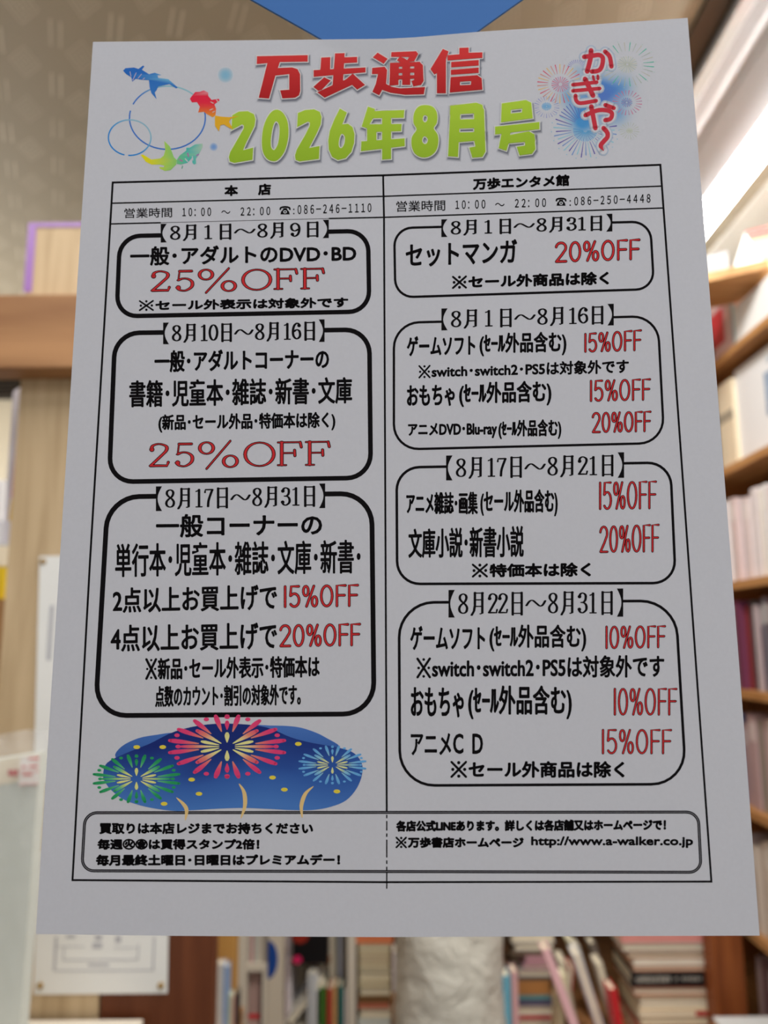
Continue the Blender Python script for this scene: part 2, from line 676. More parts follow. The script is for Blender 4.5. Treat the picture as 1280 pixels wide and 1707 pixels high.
SERIF = {
    '0': [(E(.25, .5, .19, .47), 1)],
    '1': [([(.26, .02), (.26, .97)], 0), ([(.11, .86), (.19, .89), (.26, .96)], 2), ([(.11, .015), (.41, .015)], 2)],
    '2': [(smooth([(.09, .74), (.12, .90), (.25, .97), (.40, .88), (.41, .70), (.30, .47), (.07, .05)]), 0), ([(.07, .05), (.24, .055), (.42, .05), (.45, .2)], 3), ([(.10, .74)], 4)],
    '3': [(smooth([(.09, .80), (.15, .94), (.26, .97), (.38, .88), (.38, .66), (.30, .54), (.19, .52)]), 0), (smooth([(.19, .52), (.33, .49), (.42, .36), (.41, .16), (.27, .03), (.14, .05), (.07, .18)]), 0), ([(.10, .80)], 4), ([(.09, .19)], 4)],
    '5': [([(.42, .955), (.13, .955)], 3), ([(.13, .96), (.10, .52)], 2), (smooth([(.10, .52), (.20, .60), (.33, .58), (.43, .44), (.42, .20), (.28, .03), (.14, .05), (.07, .17)]), 0), ([(.10, .17)], 4)],
    '6': [(smooth([(.40, .85), (.34, .95), (.25, .97), (.13, .83), (.07, .52), (.10, .2), (.25, .03), (.40, .14), (.43, .32), (.38, .52), (.25, .58), (.12, .47)]), 0), ([(.38, .83)], 4)],
    '7': [([(.07, .80), (.09, .95), (.43, .95)], 3), (smooth([(.43, .95), (.32, .62), (.24, .32), (.22, .02)]), 0)],
    '8': [(smooth([(.25, .97), (.12, .90), (.10, .74), (.19, .60), (.34, .47), (.43, .30), (.39, .10), (.25, .03), (.11, .10), (.07, .27), (.15, .43), (.32, .58), (.40, .76), (.37, .91)], True), 1)],
    '9': [(smooth([(.10, .15), (.16, .05), (.25, .03), (.37, .17), (.43, .48), (.40, .8), (.25, .97), (.10, .86), (.07, .68), (.12, .48), (.25, .42), (.38, .53)]), 0), ([(.12, .17)], 4)],
    '月': [([(.28, .98), (.28, .42), (.22, .18), (.06, .0)], 0), ([(.28, .95), (.78, .95)], 2), ([(.78, .97), (.78, .08), (.66, .06)], 0), ([(.28, .66), (.78, .66)], 2), ([(.28, .38), (.78, .38)], 2), ([(.80, .95)], 5)],
    '日': [([(.2, .97), (.2, .0)], 0), ([(.8, .97), (.8, .0)], 0), ([(.2, .94), (.8, .94)], 2), ([(.2, .52), (.8, .52)], 2), ([(.2, .07), (.8, .07)], 2)],
    '～': [(smooth([(.03, .40), (.18, .58), (.34, .62), (.52, .50), (.70, .38), (.84, .42), (.97, .60)]), 0)],
    '%': [(E(.20, .76, .17, .22), 1), (E(.80, .24, .17, .22), 1), ([(.80, 1.02), (.20, -.04)], 6)],
    'O': [(E(.5, .5, .43, .47), 1)],
    'F': [([(.2, .0), (.2, 1)], 0), ([(.06, .015), (.36, .015)], 2), ([(.06, .97), (.86, .97)], 2), ([(.86, .97), (.90, .76)], 3), ([(.2, .52), (.66, .52)], 2), ([(.66, .64), (.67, .40)], 3)],
}


def serif(art, items, q, hx, a, b, grow=0.0, color=BLACK, layer=3):
    """items: (char, x0, x1, y0, y1) in the unit box of q; a, b nib half sizes in pixels"""
    for (ch, x0, x1, y0, y1) in items:
        w0 = 0.5 if ch.isdigit() else 1.0
        for sn, (pts, kind) in enumerate(SERIF[ch]):
            P = [q(x0 + (x1 - x0) * p[0] / w0, y0 + (y1 - y0) * p[1]) for p in pts]
            if kind == 4:
                art.dot(P[0][0], P[0][1], a * 1.5 + grow, a * 1.35 + grow, color, layer)
                continue
            if kind == 5:
                art.dot(P[0][0], P[0][1], a * 1.1 + grow, a * .9 + grow, color, layer, 8)
                continue
            aa, bb = {0: (a, b), 1: (a, b), 2: (b, b), 3: (a * .75, max(b, a * .6)), 6: (b * 1.4, b * 1.4)}[kind]
            art.nib(P, aa + grow, bb + grow, color, layer + sn * .12, kind == 1)


def date_line(art, q, s):
    """s like 8月1日～8月9日 between lenticular brackets"""
    toks = []
    i = 0
    while i < len(s):
        if s[i].isdigit():
            j = i
            while j < len(s) and s[j].isdigit():
                j += 1
            toks.append(s[i:j])
            i = j
        else:
            toks.append(s[i])
            i += 1
    wd = []
    for n, t in enumerate(toks):
        if t[0].isdigit():
            wd.append(1.3 if len(t) == 2 else (.78 if toks[n + 1] == '月' else 1.0))
        else:
            wd.append(1.2 if t == '～' else .95)
    left = 0.045
    cell = (1 - 2 * left) / sum(wd)
    x = left
    items = []
    for t, w in zip(toks, wd):
        c = cell * w
        if t[0].isdigit():
            if len(t) == 1:
                k = cell * .62
                items.append((t, x + c / 2 - k / 2, x + c / 2 + k / 2, .13, .87))
            else:
                items.append((t[0], x + c * .05, x + c * .52, .13, .87))
                items.append((t[1], x + c * .50, x + c * .97, .13, .87))
        else:
            pad = .02 if t == '～' else .05
            items.append((t, x + c * pad, x + c * (1 - pad), .08, .92))
        x += c
    serif(art, items, q, 1, 2.1, 1.0)
    # the two lenticular brackets
    w = 0.036
    for sgn, xx in ((1, 0.0), (-1, 1.0)):
        pts = [(xx, 0), (xx, 1), (xx + sgn * w, 1)]
        pts += [(xx + sgn * (w - 0.026 * math.sin(math.pi * t / 8)), 1 - t / 8) for t in range(1, 8)]
        pts += [(xx + sgn * w, 0)]
        art.poly([q(*p) for p in pts], BLACK, 3)


def big25(art, q):
    it = [('2', -.015, .115, .03, .97), ('5', .13, .25, .03, .97), ('%', .27, .49, -.02, 1.0), ('O', .515, .70, .0, .97), ('F', .70, .855, .04, .96), ('F', .855, 1.01, .04, .96)]
    serif(art, it, q, 1, 2.3, 0.75, 1.0, BLACK, 3)
    serif(art, it, q, 1, 2.3, 0.75, -0.25, RED, 4)


def rrect(tl, tr, br, bl, r, n=8):
    """closed rounded outline through four pixel corners, clockwise from the top edge's start"""
    C = [Vector(tl), Vector(tr), Vector(br), Vector(bl)]
    out = []
    for i in range(4):
        p, a, b = C[i], C[i - 1], C[(i + 1) % 4]
        da, db = (a - p).normalized(), (b - p).normalized()
        s, e = p + da * r, p + db * r
        k = 0.5523
        c1, c2 = s + (p - s) * k, e + (p - e) * k
        for j in range(n + 1):
            t = j / n
            out.append(tuple((1 - t) ** 3 * s + 3 * (1 - t) ** 2 * t * c1 + 3 * (1 - t) * t * t * c2 + t ** 3 * e))
    return out


def panel_border(art, tl, tr, br, bl, r, w, gap):
    """open rounded border: starts right of the gap in the top edge and runs round to its left end"""
    o = rrect(tl, tr, br, bl, r)
    n = len(o) // 4
    top = lambda x: tl[1] + (tr[1] - tl[1]) * (x - tl[0]) / (tr[0] - tl[0])
    pts = [(gap[1] - 2, top(gap[1] - 2))] + o[n:] + o[:n] + [(gap[0] + 2, top(gap[0] + 2))]
    art.line(pts, w, BLACK, 2)


# ------------------------------------------------------------------ the flyer
flyer = empty('sale_flyer', tuple(U(640, 1560)))
tag(flyer, 'white printed sale flyer covered in Japanese lettering, filling the view in sharp focus', 'flyer')
flyer_inv = Matrix.Translation(-flyer.location)


def on_flyer(o):
    o.matrix_parent_inverse = flyer_inv
    return o


outline = [(155, 70), (350, 68), (540, 66), (640, 65), (690, 62.5), (800, 53), (960, 43), (1146, 30), (1170, 330), (1206, 780), (1239, 1200), (1266, 1559.5),
           (1000, 1560.5), (640, 1562), (300, 1560), (60, 1557), (87, 1130), (112, 740), (136, 360)]
bm = bmesh.new()
fr = [bm.verts.new(U(u, v, 0)) for u, v in outline]
bk = [bm.verts.new(U(u, v, 0) - PN * 0.0001) for u, v in outline]
bm.faces.new(fr)
bm.faces.new(bk[::-1])
for i in range(len(fr)):
    j = (i + 1) % len(fr)
    bm.faces.new((fr[i], bk[i], bk[j], fr[j]))
on_flyer(finish(bm, 'sheet', M_sheet, flyer))


def part_art(art, name, parent=None):
    o = art.build(name, parent or flyer)
    if parent is None:
        on_flyer(o)
    return o


# ---- title lettering: traced outlines, light rim and printed drop shadow
def T1(p): return (410 + p[0] * .16406, 70 + p[1] * .16406)
def T2(p): return (610 + p[0] * .16406, 70 + p[1] * .16406)
def T3(p): return (370 + p[0] * .1875, 160 + p[1] * .1875)
def T4(p): return (590 + p[0] * .25781, 150 + p[1] * .25781)


red_polys = [(T1, p, ()) for p in (
    [(113, 148), (628, 137), (628, 203), (345, 208), (325, 268), (470, 262), (525, 280), (550, 330), (552, 500), (540, 545), (500, 570), (370, 577), (348, 495), (440, 488), (440, 330), (300, 345), (235, 578), (130, 570), (218, 218), (110, 228)],
    [(765, 162), (858, 158), (855, 290), (755, 292)],
    [(905, 120), (1003, 117), (985, 430), (880, 442)],
    [(990, 160), (1130, 155), (1130, 213), (990, 220)],
    [(688, 290), (1215, 262), (1215, 312), (688, 358)],
    [(795, 362), (862, 395), (770, 490), (735, 500), (685, 460)],
    [(725, 515), (880, 442), (1000, 392), (1078, 345), (1095, 432), (800, 570)],
    [(1030, 372), (1085, 325), (1210, 440), (1130, 488), (1070, 432)])]
red_polys += [(T2, p, h) for p, h in (
    ([(118, 112), (220, 175), (180, 225), (70, 160)], ()),
    ([(63, 268), (190, 255), (215, 290), (205, 430), (260, 460), (350, 475), (600, 462), (588, 535), (400, 540), (250, 520), (165, 490), (135, 545), (65, 510), (100, 430), (122, 330), (60, 330)], ()),
    ([(258, 108), (510, 98), (530, 125), (505, 158), (255, 155)], ()),
    ([(455, 140), (530, 125), (490, 200), (400, 210)], ()),
    ([(345, 152), (400, 175), (450, 215), (370, 225), (315, 190)], ()),
    ([(245, 218), (335, 215), (330, 440), (238, 448)], ()),
    ([(370, 212), (448, 210), (450, 440), (367, 440)], ()),
    ([(490, 208), (545, 208), (578, 240), (585, 400), (560, 440), (480, 455), (462, 400), (490, 390)], ()),
    ([(245, 218), (550, 206), (550, 250), (245, 258)], ()),
    ([(320, 278), (500, 273), (500, 314), (320, 320)], ()),
    ([(320, 345), (500, 341), (500, 376), (320, 385)], ()),
    ([(780, 75), (838, 100), (812, 180), (812, 525), (720, 525), (720, 320), (695, 335), (655, 280)], ()),
    ([(828, 140), (948, 130), (948, 65), (1042, 62), (1042, 115), (1182, 110), (1182, 165), (828, 192)], ()),
    ([(865, 208), (1145, 188), (1145, 243), (865, 262)], ()),
    ([(862, 288), (1145, 265), (1145, 318), (862, 338)], ()),
    ([(860, 362), (1130, 342), (1175, 375), (1182, 488), (850, 518)], ([(955, 408), (1068, 400), (1065, 440), (955, 445)],)))]
green_polys = [(T3, smooth(p, True, 3) if sm else p, [smooth(h, True, 3) for h in hs]) for p, hs, sm in (
    ([(92, 175), (150, 142), (230, 138), (285, 165), (298, 210), (290, 270), (215, 420), (188, 485), (278, 462), (272, 570), (110, 598), (70, 585), (62, 545), (75, 500), (150, 370), (195, 290), (195, 265), (180, 255), (85, 305)], (), 0),
    ([(490, 125), (540, 150), (580, 220), (592, 310), (585, 400), (555, 500), (500, 570), (450, 582), (400, 560), (365, 500), (355, 410), (365, 300), (395, 210), (440, 145)],
     ([(485, 228), (508, 260), (512, 330), (500, 420), (475, 475), (455, 482), (437, 455), (435, 390), (448, 300), (465, 245)],), 1),
    ([(675, 155), (740, 128), (820, 122), (870, 145), (885, 190), (878, 255), (840, 340), (775, 465), (868, 448), (862, 562), (690, 585), (655, 570), (650, 530), (665, 480), (740, 350), (780, 270), (782, 240), (765, 230), (668, 280)], (), 0),
    ([(1048, 115), (1110, 150), (1070, 255), (1120, 250), (1160, 280), (1178, 340), (1175, 420), (1150, 500), (1100, 555), (1030, 572), (980, 545), (950, 480), (945, 400), (960, 310), (1000, 210)],
     ([(1072, 340), (1092, 365), (1090, 420), (1070, 460), (1050, 465), (1038, 440), (1042, 390), (1055, 350)],), 0))]
green_polys += [(T4, smooth(p, True, 3) if sm else p, [smooth(h, True, 3) if sm else h for h in hs]) for p, hs, sm in (
    ([(90, 110), (135, 125), (120, 190), (85, 250), (50, 238)], (), 0),
    ([(100, 140), (325, 132), (322, 182), (100, 185)], (), 0),
    ([(85, 225), (308, 222), (305, 268), (85, 275)], (), 0),
    ([(85, 230), (145, 228), (145, 340), (85, 345)], (), 0),
    ([(48, 335), (328, 315), (328, 365), (45, 398)], (), 0),
    ([(182, 140), (240, 138), (240, 448), (182, 452)], (), 0),
    ([(460, 100), (510, 112), (537, 155), (535, 215), (515, 250), (540, 290), (545, 340), (530, 395), (490, 430), (440, 438), (395, 415), (373, 365), (375, 305), (405, 258), (385, 215), (388, 155), (415, 112)],
     ([(460, 165), (475, 175), (473, 200), (458, 212), (445, 198), (448, 172)], [(460, 302), (477, 320), (472, 345), (455, 352), (441, 335), (445, 310)]), 1),
    ([(625, 105), (690, 100), (672, 435), (608, 430)], (), 0),
    ([(622, 105), (790, 85), (830, 100), (838, 150), (620, 162)], (), 0),
    ([(775, 90), (820, 95), (840, 130), (850, 400), (830, 435), (765, 440), (745, 375), (785, 368), (777, 330)], (), 0),
    ([(620, 195), (840, 190), (840, 246), (620, 254)], (), 0),
    ([(618, 278), (845, 274), (845, 325), (618, 345)], (), 0),
    ([(955, 90), (1110, 68), (1145, 85), (1155, 185), (950, 212)], ([(1015, 130), (1088, 122), (1085, 148), (1012, 155)],), 0),
    ([(912, 240), (1198, 210), (1198, 255), (912, 290)], (), 0),
    ([(955, 275), (1012, 270), (1000, 345), (985, 395), (935, 378)], (), 0),
    ([(990, 297), (1130, 270), (1165, 290), (1170, 332), (990, 348)], (), 0),
    ([(1105, 290), (1165, 290), (1172, 385), (1150, 415), (1070, 425), (1052, 370), (1105, 362)], (), 0))]


def display(polys, color, rim, name, parent):
    fill, edge, shade = Art(), Art(), Art()
    for num, (T, p, hs) in enumerate(polys):
        P, H = [T(x) for x in p], [[T(x) for x in h] for h in hs]
        fill.poly(P, color, 9 + num * .25, H)
        edge.poly(P, rim, 6, H)
        for loop in [P] + H:
            edge.line(loop, 1.7, rim, 6, True)
            for k, (w, c) in enumerate(((4.6, mixc(PAPER_INK, (110, 112, 126), .10)), (3.6, mixc(PAPER, (110, 112, 126), .24)), (2.6, mixc(PAPER, (104, 106, 120), .45)), (1.4, mixc(PAPER, (104, 106, 120), .75)))):
                shade.line([(x + 1.2, y + 2.9) for x, y in loop], w, c, 2 + k, True)
    o = part_art(fill, name, parent)
    part_art(edge, 'rim', o)
    part_art(shade, 'printed_shadow', o)
    return on_flyer(o) if parent is None else o


title_red = display(red_polys, lambda x, y: mixc((205, 62, 62), (170, 42, 44), (y - 90) / 75), (236, 230, 228), 'red_title_lettering', None)
title_red['label'] = 'red title lettering along the top'
title_green = display(green_polys, lambda x, y: mixc((172, 200, 66), (146, 178, 52), (y - 170) / 95), (236, 236, 224), 'green_title_lettering', None)
title_green['label'] = 'lime green month lettering'

# ---- goldfish picture
def T5(p): return (170 + p[0] * .1875, 90 + p[1] * .1875)


gold = Art()


def ringart(cx, cy, rx, ry, w, a0, a1, colf, layer):
    n = 72
    pts = [T5((cx + rx * math.cos(math.radians(a0 + (a1 - a0) * i / n)), cy + ry * math.sin(math.radians(a0 + (a1 - a0) * i / n)))) for i in range(n + 1)]
    gold.line(pts, w, colf, layer)


def ringcol(x, y):
    cx, cy = T5((582, 568))
    t = (x - cx) / 63 - (y - cy) / 53
    return mixc((62, 112, 186), (150, 196, 206), (t + .1) * .9 if y < cy - 25 else 0)


ringart(582, 568, 337, 281, 1.15, 205, 553, ringcol, 1)


def ringcol2(x, y):
    cx, cy = T5((247, 745))
    return mixc((40, 128, 196), (148, 190, 206), ((x - cx) / 36 - (y - cy) / 30) * .6 + .3)


ringart(247, 745, 189, 158, 1.1, 104, 454, ringcol2, 2)
gold.poly([T5(p) for p in [(188, 150), (210, 128), (285, 122), (325, 135), (365, 105), (378, 112), (355, 142), (420, 182), (470, 168), (530, 190), (495, 190), (500, 215), (590, 225), (675, 300), (660, 308), (600, 270), (500, 290), (488, 320), (470, 345), (487, 405), (440, 350), (425, 300), (418, 235), (360, 232), (300, 222), (270, 248), (262, 210), (215, 180)]],
          lambda x, y: mixc((48, 104, 180), (120, 184, 210), (x - 246) / 36 if x < 282 and y < 140 else 0.12), 4)
for a, b in (((250, 160), (258, 200)), ((305, 170), (275, 235)), ((352, 182), (322, 218)), ((380, 215), (365, 228))):
    gold.nib([T5(a), T5(b)], 0.7, 0.7, (200, 190, 214), 5)
gold.poly([T5(p) for p in [(782, 400), (800, 375), (830, 340), (870, 338), (905, 325), (945, 345), (945, 375), (975, 410), (1040, 400), (1045, 415), (1000, 450), (1015, 490), (1010, 545), (985, 565), (930, 535), (905, 515), (855, 522), (870, 470), (845, 430), (800, 432)]],
          lambda x, y: mixc(mixc((216, 46, 70), (226, 140, 148), (x - 330) / 14 if y < 160 else 0), (236, 150, 50), (y - 172) / 24), 4)
gold.poly([T5(p) for p in [(1005, 550), (1060, 560), (1130, 565), (1220, 555), (1145, 580), (1130, 605), (1165, 668), (1140, 665), (1085, 630), (1055, 635), (1040, 690), (1005, 640)]], (238, 166, 48), 11)
for a, b in (((968, 428), (990, 440)), ((960, 500), (985, 490)), ((985, 520), (1000, 512)), ((1020, 410), (1030, 425))):
    gold.nib([T5(a), T5(b)], 1.0, 0.7, (228, 208, 200), 5)
gold.poly([T5(p) for p in [(345, 900), (365, 895), (440, 940), (520, 930), (550, 905), (563, 860), (555, 775), (605, 825), (640, 920), (665, 945), (660, 985), (610, 1035), (560, 1042), (515, 1020), (508, 1005), (550, 1008), (555, 995), (520, 985), (440, 985), (390, 960)]],
          lambda x, y: mixc((226, 206, 34), (146, 200, 110), (x - 245) / 40), 4)
gold.poly([T5(p) for p in [(665, 945), (690, 905), (750, 860), (750, 835), (780, 835), (830, 805), (895, 798), (895, 830), (860, 895), (835, 935), (838, 975), (820, 985), (805, 970), (800, 925), (760, 970), (700, 985), (665, 978)]],
          lambda x, y: mixc(mixc((126, 198, 130), (80, 178, 170), (x - 294) / 14), (186, 214, 190), (x - 322) / 16), 4)
gold.poly([T5(p) for p in [(715, 990), (722, 1000), (716, 1022), (706, 1020)]], (120, 170, 150), 4)
for a, b, c in (((690, 940), (715, 955), (190, 120, 180)), ((762, 885), (770, 912), (190, 120, 180)), ((742, 935), (762, 958), (220, 222, 226)), ((842, 905), (858, 895), (180, 130, 190)), ((804, 915), (808, 945), (214, 220, 224))):
    gold.nib([T5(a), T5(b)], 1.0, 1.0, c, 5)


def soft(art, cx, cy, r, col, peak, layer):
    N, K = 20, 5
    pts = [(cx, cy)]
    for k in range(1, K + 1):
        pts += [(cx + r * k / K * math.cos(2 * math.pi * j / N), cy + r * k / K * math.sin(2 * math.pi * j / N)) for j in range(N)]
    faces = [(0, 1 + j, 1 + (j + 1) % N) for j in range(N)]
    for k in range(K - 1):
        o0, o1 = 1 + k * N, 1 + (k + 1) * N
        faces += [(o0 + j, o1 + j, o1 + (j + 1) % N, o0 + (j + 1) % N) for j in range(N)]
    art.add(pts, faces, lambda x, y: mixc(PAPER_INK, col, peak * max(0, 1 - (math.hypot(x - cx, y - cy) / r) ** 2)), layer)


soft(gold, *T5((1098, 188)), 14, (120, 178, 206), .85, 1)
soft(gold, *T5((993, 827)), 7.5, (110, 150, 206), .9, 1)
part_art(gold, 'goldfish_picture')

# ---- fireworks picture with its red greeting
def T6(p): return (880 + p[0] * .1797, 60 + p[1] * .1797)


fw = Art()
BL = [(560, 660, 250, 1.0), (700, 520, 190, .9), (860, 480, 190, .75), (380, 560, 150, .6), (500, 810, 190, .9), (820, 720, 190, .7), (470, 330, 110, .4), (640, 420, 160, .5)]


def blob_a(x, y):
    s = 0
    for bx, by, r, k in BL:
        s += k * math.exp(-((x - bx) ** 2 + (y - by) ** 2) / (2 * (r * .42) ** 2))
    return min(1, s)


G = 44
gp, gi, gf = [], {}, []
for j in range(G + 1):
    for i in range(G + 1):
        gi[(i, j)] = len(gp)
        gp.append((60 + 1180 * i / G, 160 + 1000 * j / G))
for j in range(G):
    for i in range(G):
        c = [gi[(i, j)], gi[(i + 1, j)], gi[(i + 1, j + 1)], gi[(i, j + 1)]]
        if max(blob_a(*gp[k]) for k in c) > 0.003:
            gf.append(c)


def blobcol(x, y):
    cx, cy = (x - 880) / .1797, (y - 60) / .1797
    a = blob_a(cx, cy)
    return mixc(PAPER_INK, mixc((70, 140, 196), (84, 118, 190), math.exp(-((cx - 700) ** 2 + (cy - 560) ** 2) / 30000)), max(0, a - .004) ** 1.3 * .95)


fw.add([T6(p) for p in gp], gf, blobcol, 1)


def burst(cx, cy, r0, r1, n, w, cols, layer=2, a0=0, a1=360, dots=None, jit=0.0, squash=1.0):
    for k in range(n):
        t = math.radians(a0 + (a1 - a0) * (k + .5) / n)
        c, s = math.cos(t), math.sin(t) * squash
        rr = r1 * (1 - jit * (k % 2))
        col = cols[k % len(cols)]
        p, q = T6((cx + c * r0, cy + s * r0)), T6((cx + c * rr, cy + s * rr))
        fw.nib([p, ((p[0] + q[0]) / 2, (p[1] + q[1]) / 2), q], [w * .35, w * .7, w], [w * .35, w * .7, w], col, layer, caps=False)
        if dots and k % 2:
            d = T6((cx + c * r1 * 1.06, cy + s * r1 * 1.06))
            fw.dot(d[0], d[1], .8, .8, dots, layer, 6)


burst(920, 265, 150, 250, 28, .8, [(92, 184, 160), (190, 200, 190), (206, 204, 190)], 2, dots=(180, 210, 200), squash=.82)
burst(920, 265, 12, 92, 24, .6, [(196, 206, 190), (214, 214, 190)], 3, squash=.85)
burst(295, 445, 110, 210, 30, .85, [(206, 84, 110), (222, 186, 120), (212, 150, 140)], 2, squash=.86)
burst(300, 450, 18, 84, 22, .8, [(206, 120, 150), (196, 160, 190)], 3, squash=.85)
burst(172, 660, 70, 118, 26, .7, [(150, 156, 206), (190, 186, 214)], 2, squash=.86)
burst(172, 655, 5, 46, 16, .9, [(130, 180, 216)], 3, squash=.8)
burst(450, 300, 50, 88, 12, .7, [(160, 160, 210)], 2, 190, 350, squash=.9)
burst(920, 620, 80, 138, 24, .8, [(206, 120, 150), (190, 150, 180)], 2, squash=.84)
burst(915, 618, 10, 52, 16, .8, [(120, 150, 196), (150, 140, 190)], 3, squash=.84)
burst(940, 880, 40, 92, 20, .6, [(200, 204, 190), (206, 210, 206)], 2, squash=.86)
burst(940, 880, 4, 34, 12, .6, [(206, 212, 190)], 3, squash=.86)
burst(530, 870, 130, 296, 26, .95, [(104, 92, 166), (150, 200, 214), (120, 150, 200)], 2, -12, 215, dots=(110, 180, 206), jit=.08, squash=.88)
burst(530, 880, 18, 112, 22, .7, [(110, 176, 210), (90, 150, 200)], 3, -5, 195, squash=.9)
burst(500, 830, 70, 230, 8, .7, [(112, 100, 180), (90, 120, 190)], 3, 200, 270)
greet = [([(520, 197), (600, 186), (660, 180), (692, 205), (690, 260), (672, 308), (640, 328), (592, 333)], 21), ([(584, 137), (578, 215), (548, 332)], 22), ([(714, 148), (756, 195), (773, 286)], 20),
         ([(416, 456), (636, 432)], 17), ([(416, 512), (664, 490)], 17), ([(528, 402), (602, 556)], 22), ([(440, 556), (446, 600), (488, 626), (630, 604)], 18), ([(602, 378), (612, 412)], 12), ([(646, 372), (648, 404)], 12),
         ([(532, 738), (640, 694), (724, 692), (772, 712), (776, 746), (758, 774), (716, 784)], 20), ([(586, 657), (624, 858)], 21), ([(716, 644), (794, 672)], 19),
         ([(700, 858), (734, 900), (734, 942), (698, 984), (674, 1020), (698, 1064)], 21)]
gl = Art()
for gn, (pts, w) in enumerate(greet):
    sp = smooth(pts, False, 5) if len(pts) > 2 else pts
    P = [T6(p) for p in sp]
    for k, (ex, c) in enumerate(((5.2, mixc((150, 180, 212), PAPER, .45)), (3.8, mixc((170, 190, 214), PAPER, .75)), (2.6, (228, 226, 232)))):
        fw.nib(P, w * .18 + ex, w * .18 + ex, c, 4 + k + gn * .06)
    ww = [w * .1797 * (1.0 if i < len(P) - 4 or w != 21 or len(pts) != 6 else max(.25, (len(P) - 1 - i) / 4)) for i in range(len(P))]
    gl.nib(P, ww, ww, (192, 58, 70), 8 + gn * .25)
pic = part_art(fw, 'fireworks_picture')
part_art(gl, 'greeting_lettering', pic)

# ---- ruled table with its two shop headers
tab = Art()
BK = BLACK
tab.line([(188, 304.5), (639, 292.5), (1100.5, 275), (1118, 519), (1185.5, 1469.5), (640, 1470.5), (121, 1467), (150, 938), (174, 540)], 1.7, BK, 1, True)
tab.line([(187, 339), (639, 327.5), (1102, 310.5)], 1.2, BK, 1)
tab.line([(185, 373.5), (268, 371.5)], 1.2, BK, 1)
tab.line([(268, 371.5), (548, 364.5)], 0.5, (90, 88, 92), 1)
tab.line([(548, 364.5), (640, 362.5), (1104, 347)], 1.2, BK, 1)
tab.line([(638.5, 292), (640, 362), (644.6, 1352)], 1.6, BK, 1)
yy = 1358
for k, L in enumerate((6, 16, 6, 30, 6, 22, 6, 5)):
    tab.line([(644.6, yy), (644.6, min(1447, yy + L))], 1.1, BK, 1)
    yy += L + 4.5
part_art(tab, 'ruled_table')
hd = Art()
text(hd, '本', quad(374, 397, 309, 327.5, 308.5, 327), BLACK, .032)
text(hd, '店', quad(430, 452, 306.5, 326, 306, 325.5), BLACK, .032)
text(hd, '営業時間', quad(207.5, 287, 347.5, 364, 346, 362.5), BLACK, .005)
text(hd, '１０：００', quad(304, 352, 347, 361, 346, 360.5), BLACK, .008)
text(hd, '～', quad(369, 384, 351, 356.5), BLACK, 0)
text(hd, '２２：００', quad(401, 450.5, 346, 360, 344.5, 359), BLACK, .008)
phone(hd, quad(466, 484.5, 344.5, 358.5))
text(hd, ':', quad(488.5, 491, 348, 357.5), BLACK, .0)
text(hd, '０８６－２４６－１１１０', quad(496, 619, 342, 357.5, 339, 354), BLACK, .008)
o = part_art(hd, 'shop_header')
o['label'] = 'header with the main shop and its telephone number'
hd = Art()
text(hd, '万歩エンタメ館', quad(788, 949, 297.5, 317.5, 290.5, 310.5), BLACK, .032)
text(hd, '営業時間', quad(660.5, 742, 335.5, 353.5, 333.5, 351.5), BLACK, .005)
text(hd, '１０：００', quad(759, 809, 334.5, 349, 333, 348), BLACK, .008)
text(hd, '～', quad(825, 841, 338.5, 344), BLACK, 0)
text(hd, '２２：００', quad(858, 910, 332, 346.5, 330.5, 345.5), BLACK, .008)
phone(hd, quad(926, 944, 330.5, 344))
text(hd, ':', quad(949, 951.5, 334, 343.5), BLACK, .0)
text(hd, '０８６－２５０－４４４８', quad(957, 1084, 328.5, 343, 323.5, 338), BLACK, .008)
o = part_art(hd, 'shop_header')
o['label'] = 'header with the second shop and its telephone number'


# ---- the seven sale panels
def sale_panel(border, date, dq, lines, label):
    a = Art()
    panel_border(a, *border)
    p = part_art(a, 'sale_panel')
    p['label'] = label
    d = Art()
    date_line(d, quad(*dq), date)
    part_art(d, 'date_lettering', p)
    for kind, body, q, *opt in lines:
        t = Art()
        if kind == 't':
            text(t, body, quad(*q), BLACK, opt[0] if opt else .026, split=opt[1] if len(opt) > 1 else None)
            part_art(t, 'text_lettering', p)
        elif kind == 'd':
            discount(t, body, quad(*q), 1)
            part_art(t, 'discount_lettering', p)['label'] = 'red discount lettering with black outline'
        else:
            big25(t, quad(*q))
            part_art(t, 'discount_lettering', p)['label'] = 'red serif discount lettering with black outline'


sale_panel(((200, 394), (613.5, 385), (615.5, 519.5), (194.5, 527.5), 34, 3.7, (268, 548)), '8月1日～8月9日', (268, 548, 373.5, 404.5, 366.5, 397), [
    ('t', '一般･アダルトのDVD･BD', (217, 594, 411, 444, 406.5, 437), .03),
    ('s', '25%OFF', (253, 541, 450.5, 487.5, 445.5, 482.5)),
    ('t', '※セール外表示は対象外です', (232, 580.5, 501, 518.5, 495, 513), .03)], 'heavy bordered panel at the head of the first column')
sale_panel(((192, 555.5), (615.5, 549.5), (618, 796.5), (182, 803.5), 40, 3.9, (272, 541)), '8月10日～8月16日', (272, 541, 538, 574, 532.5, 570), [
    ('t', '一般･アダルトコーナーの', (257.5, 548.5, 584, 621.5, 580.5, 615.5), .03),
    ('t', '書籍･児童本･雑誌･新書･文庫', (215.5, 587, 634, 679.5, 628, 673), .028),
    ('t', '(新品･セール外品･特価本は除く)', (264, 559, 691, 721.5, 686, 717.5), .026),
    ('s', '25%OFF', (250, 550.5, 738, 780, 733.5, 777))], 'heavy bordered panel in the middle of the first column')
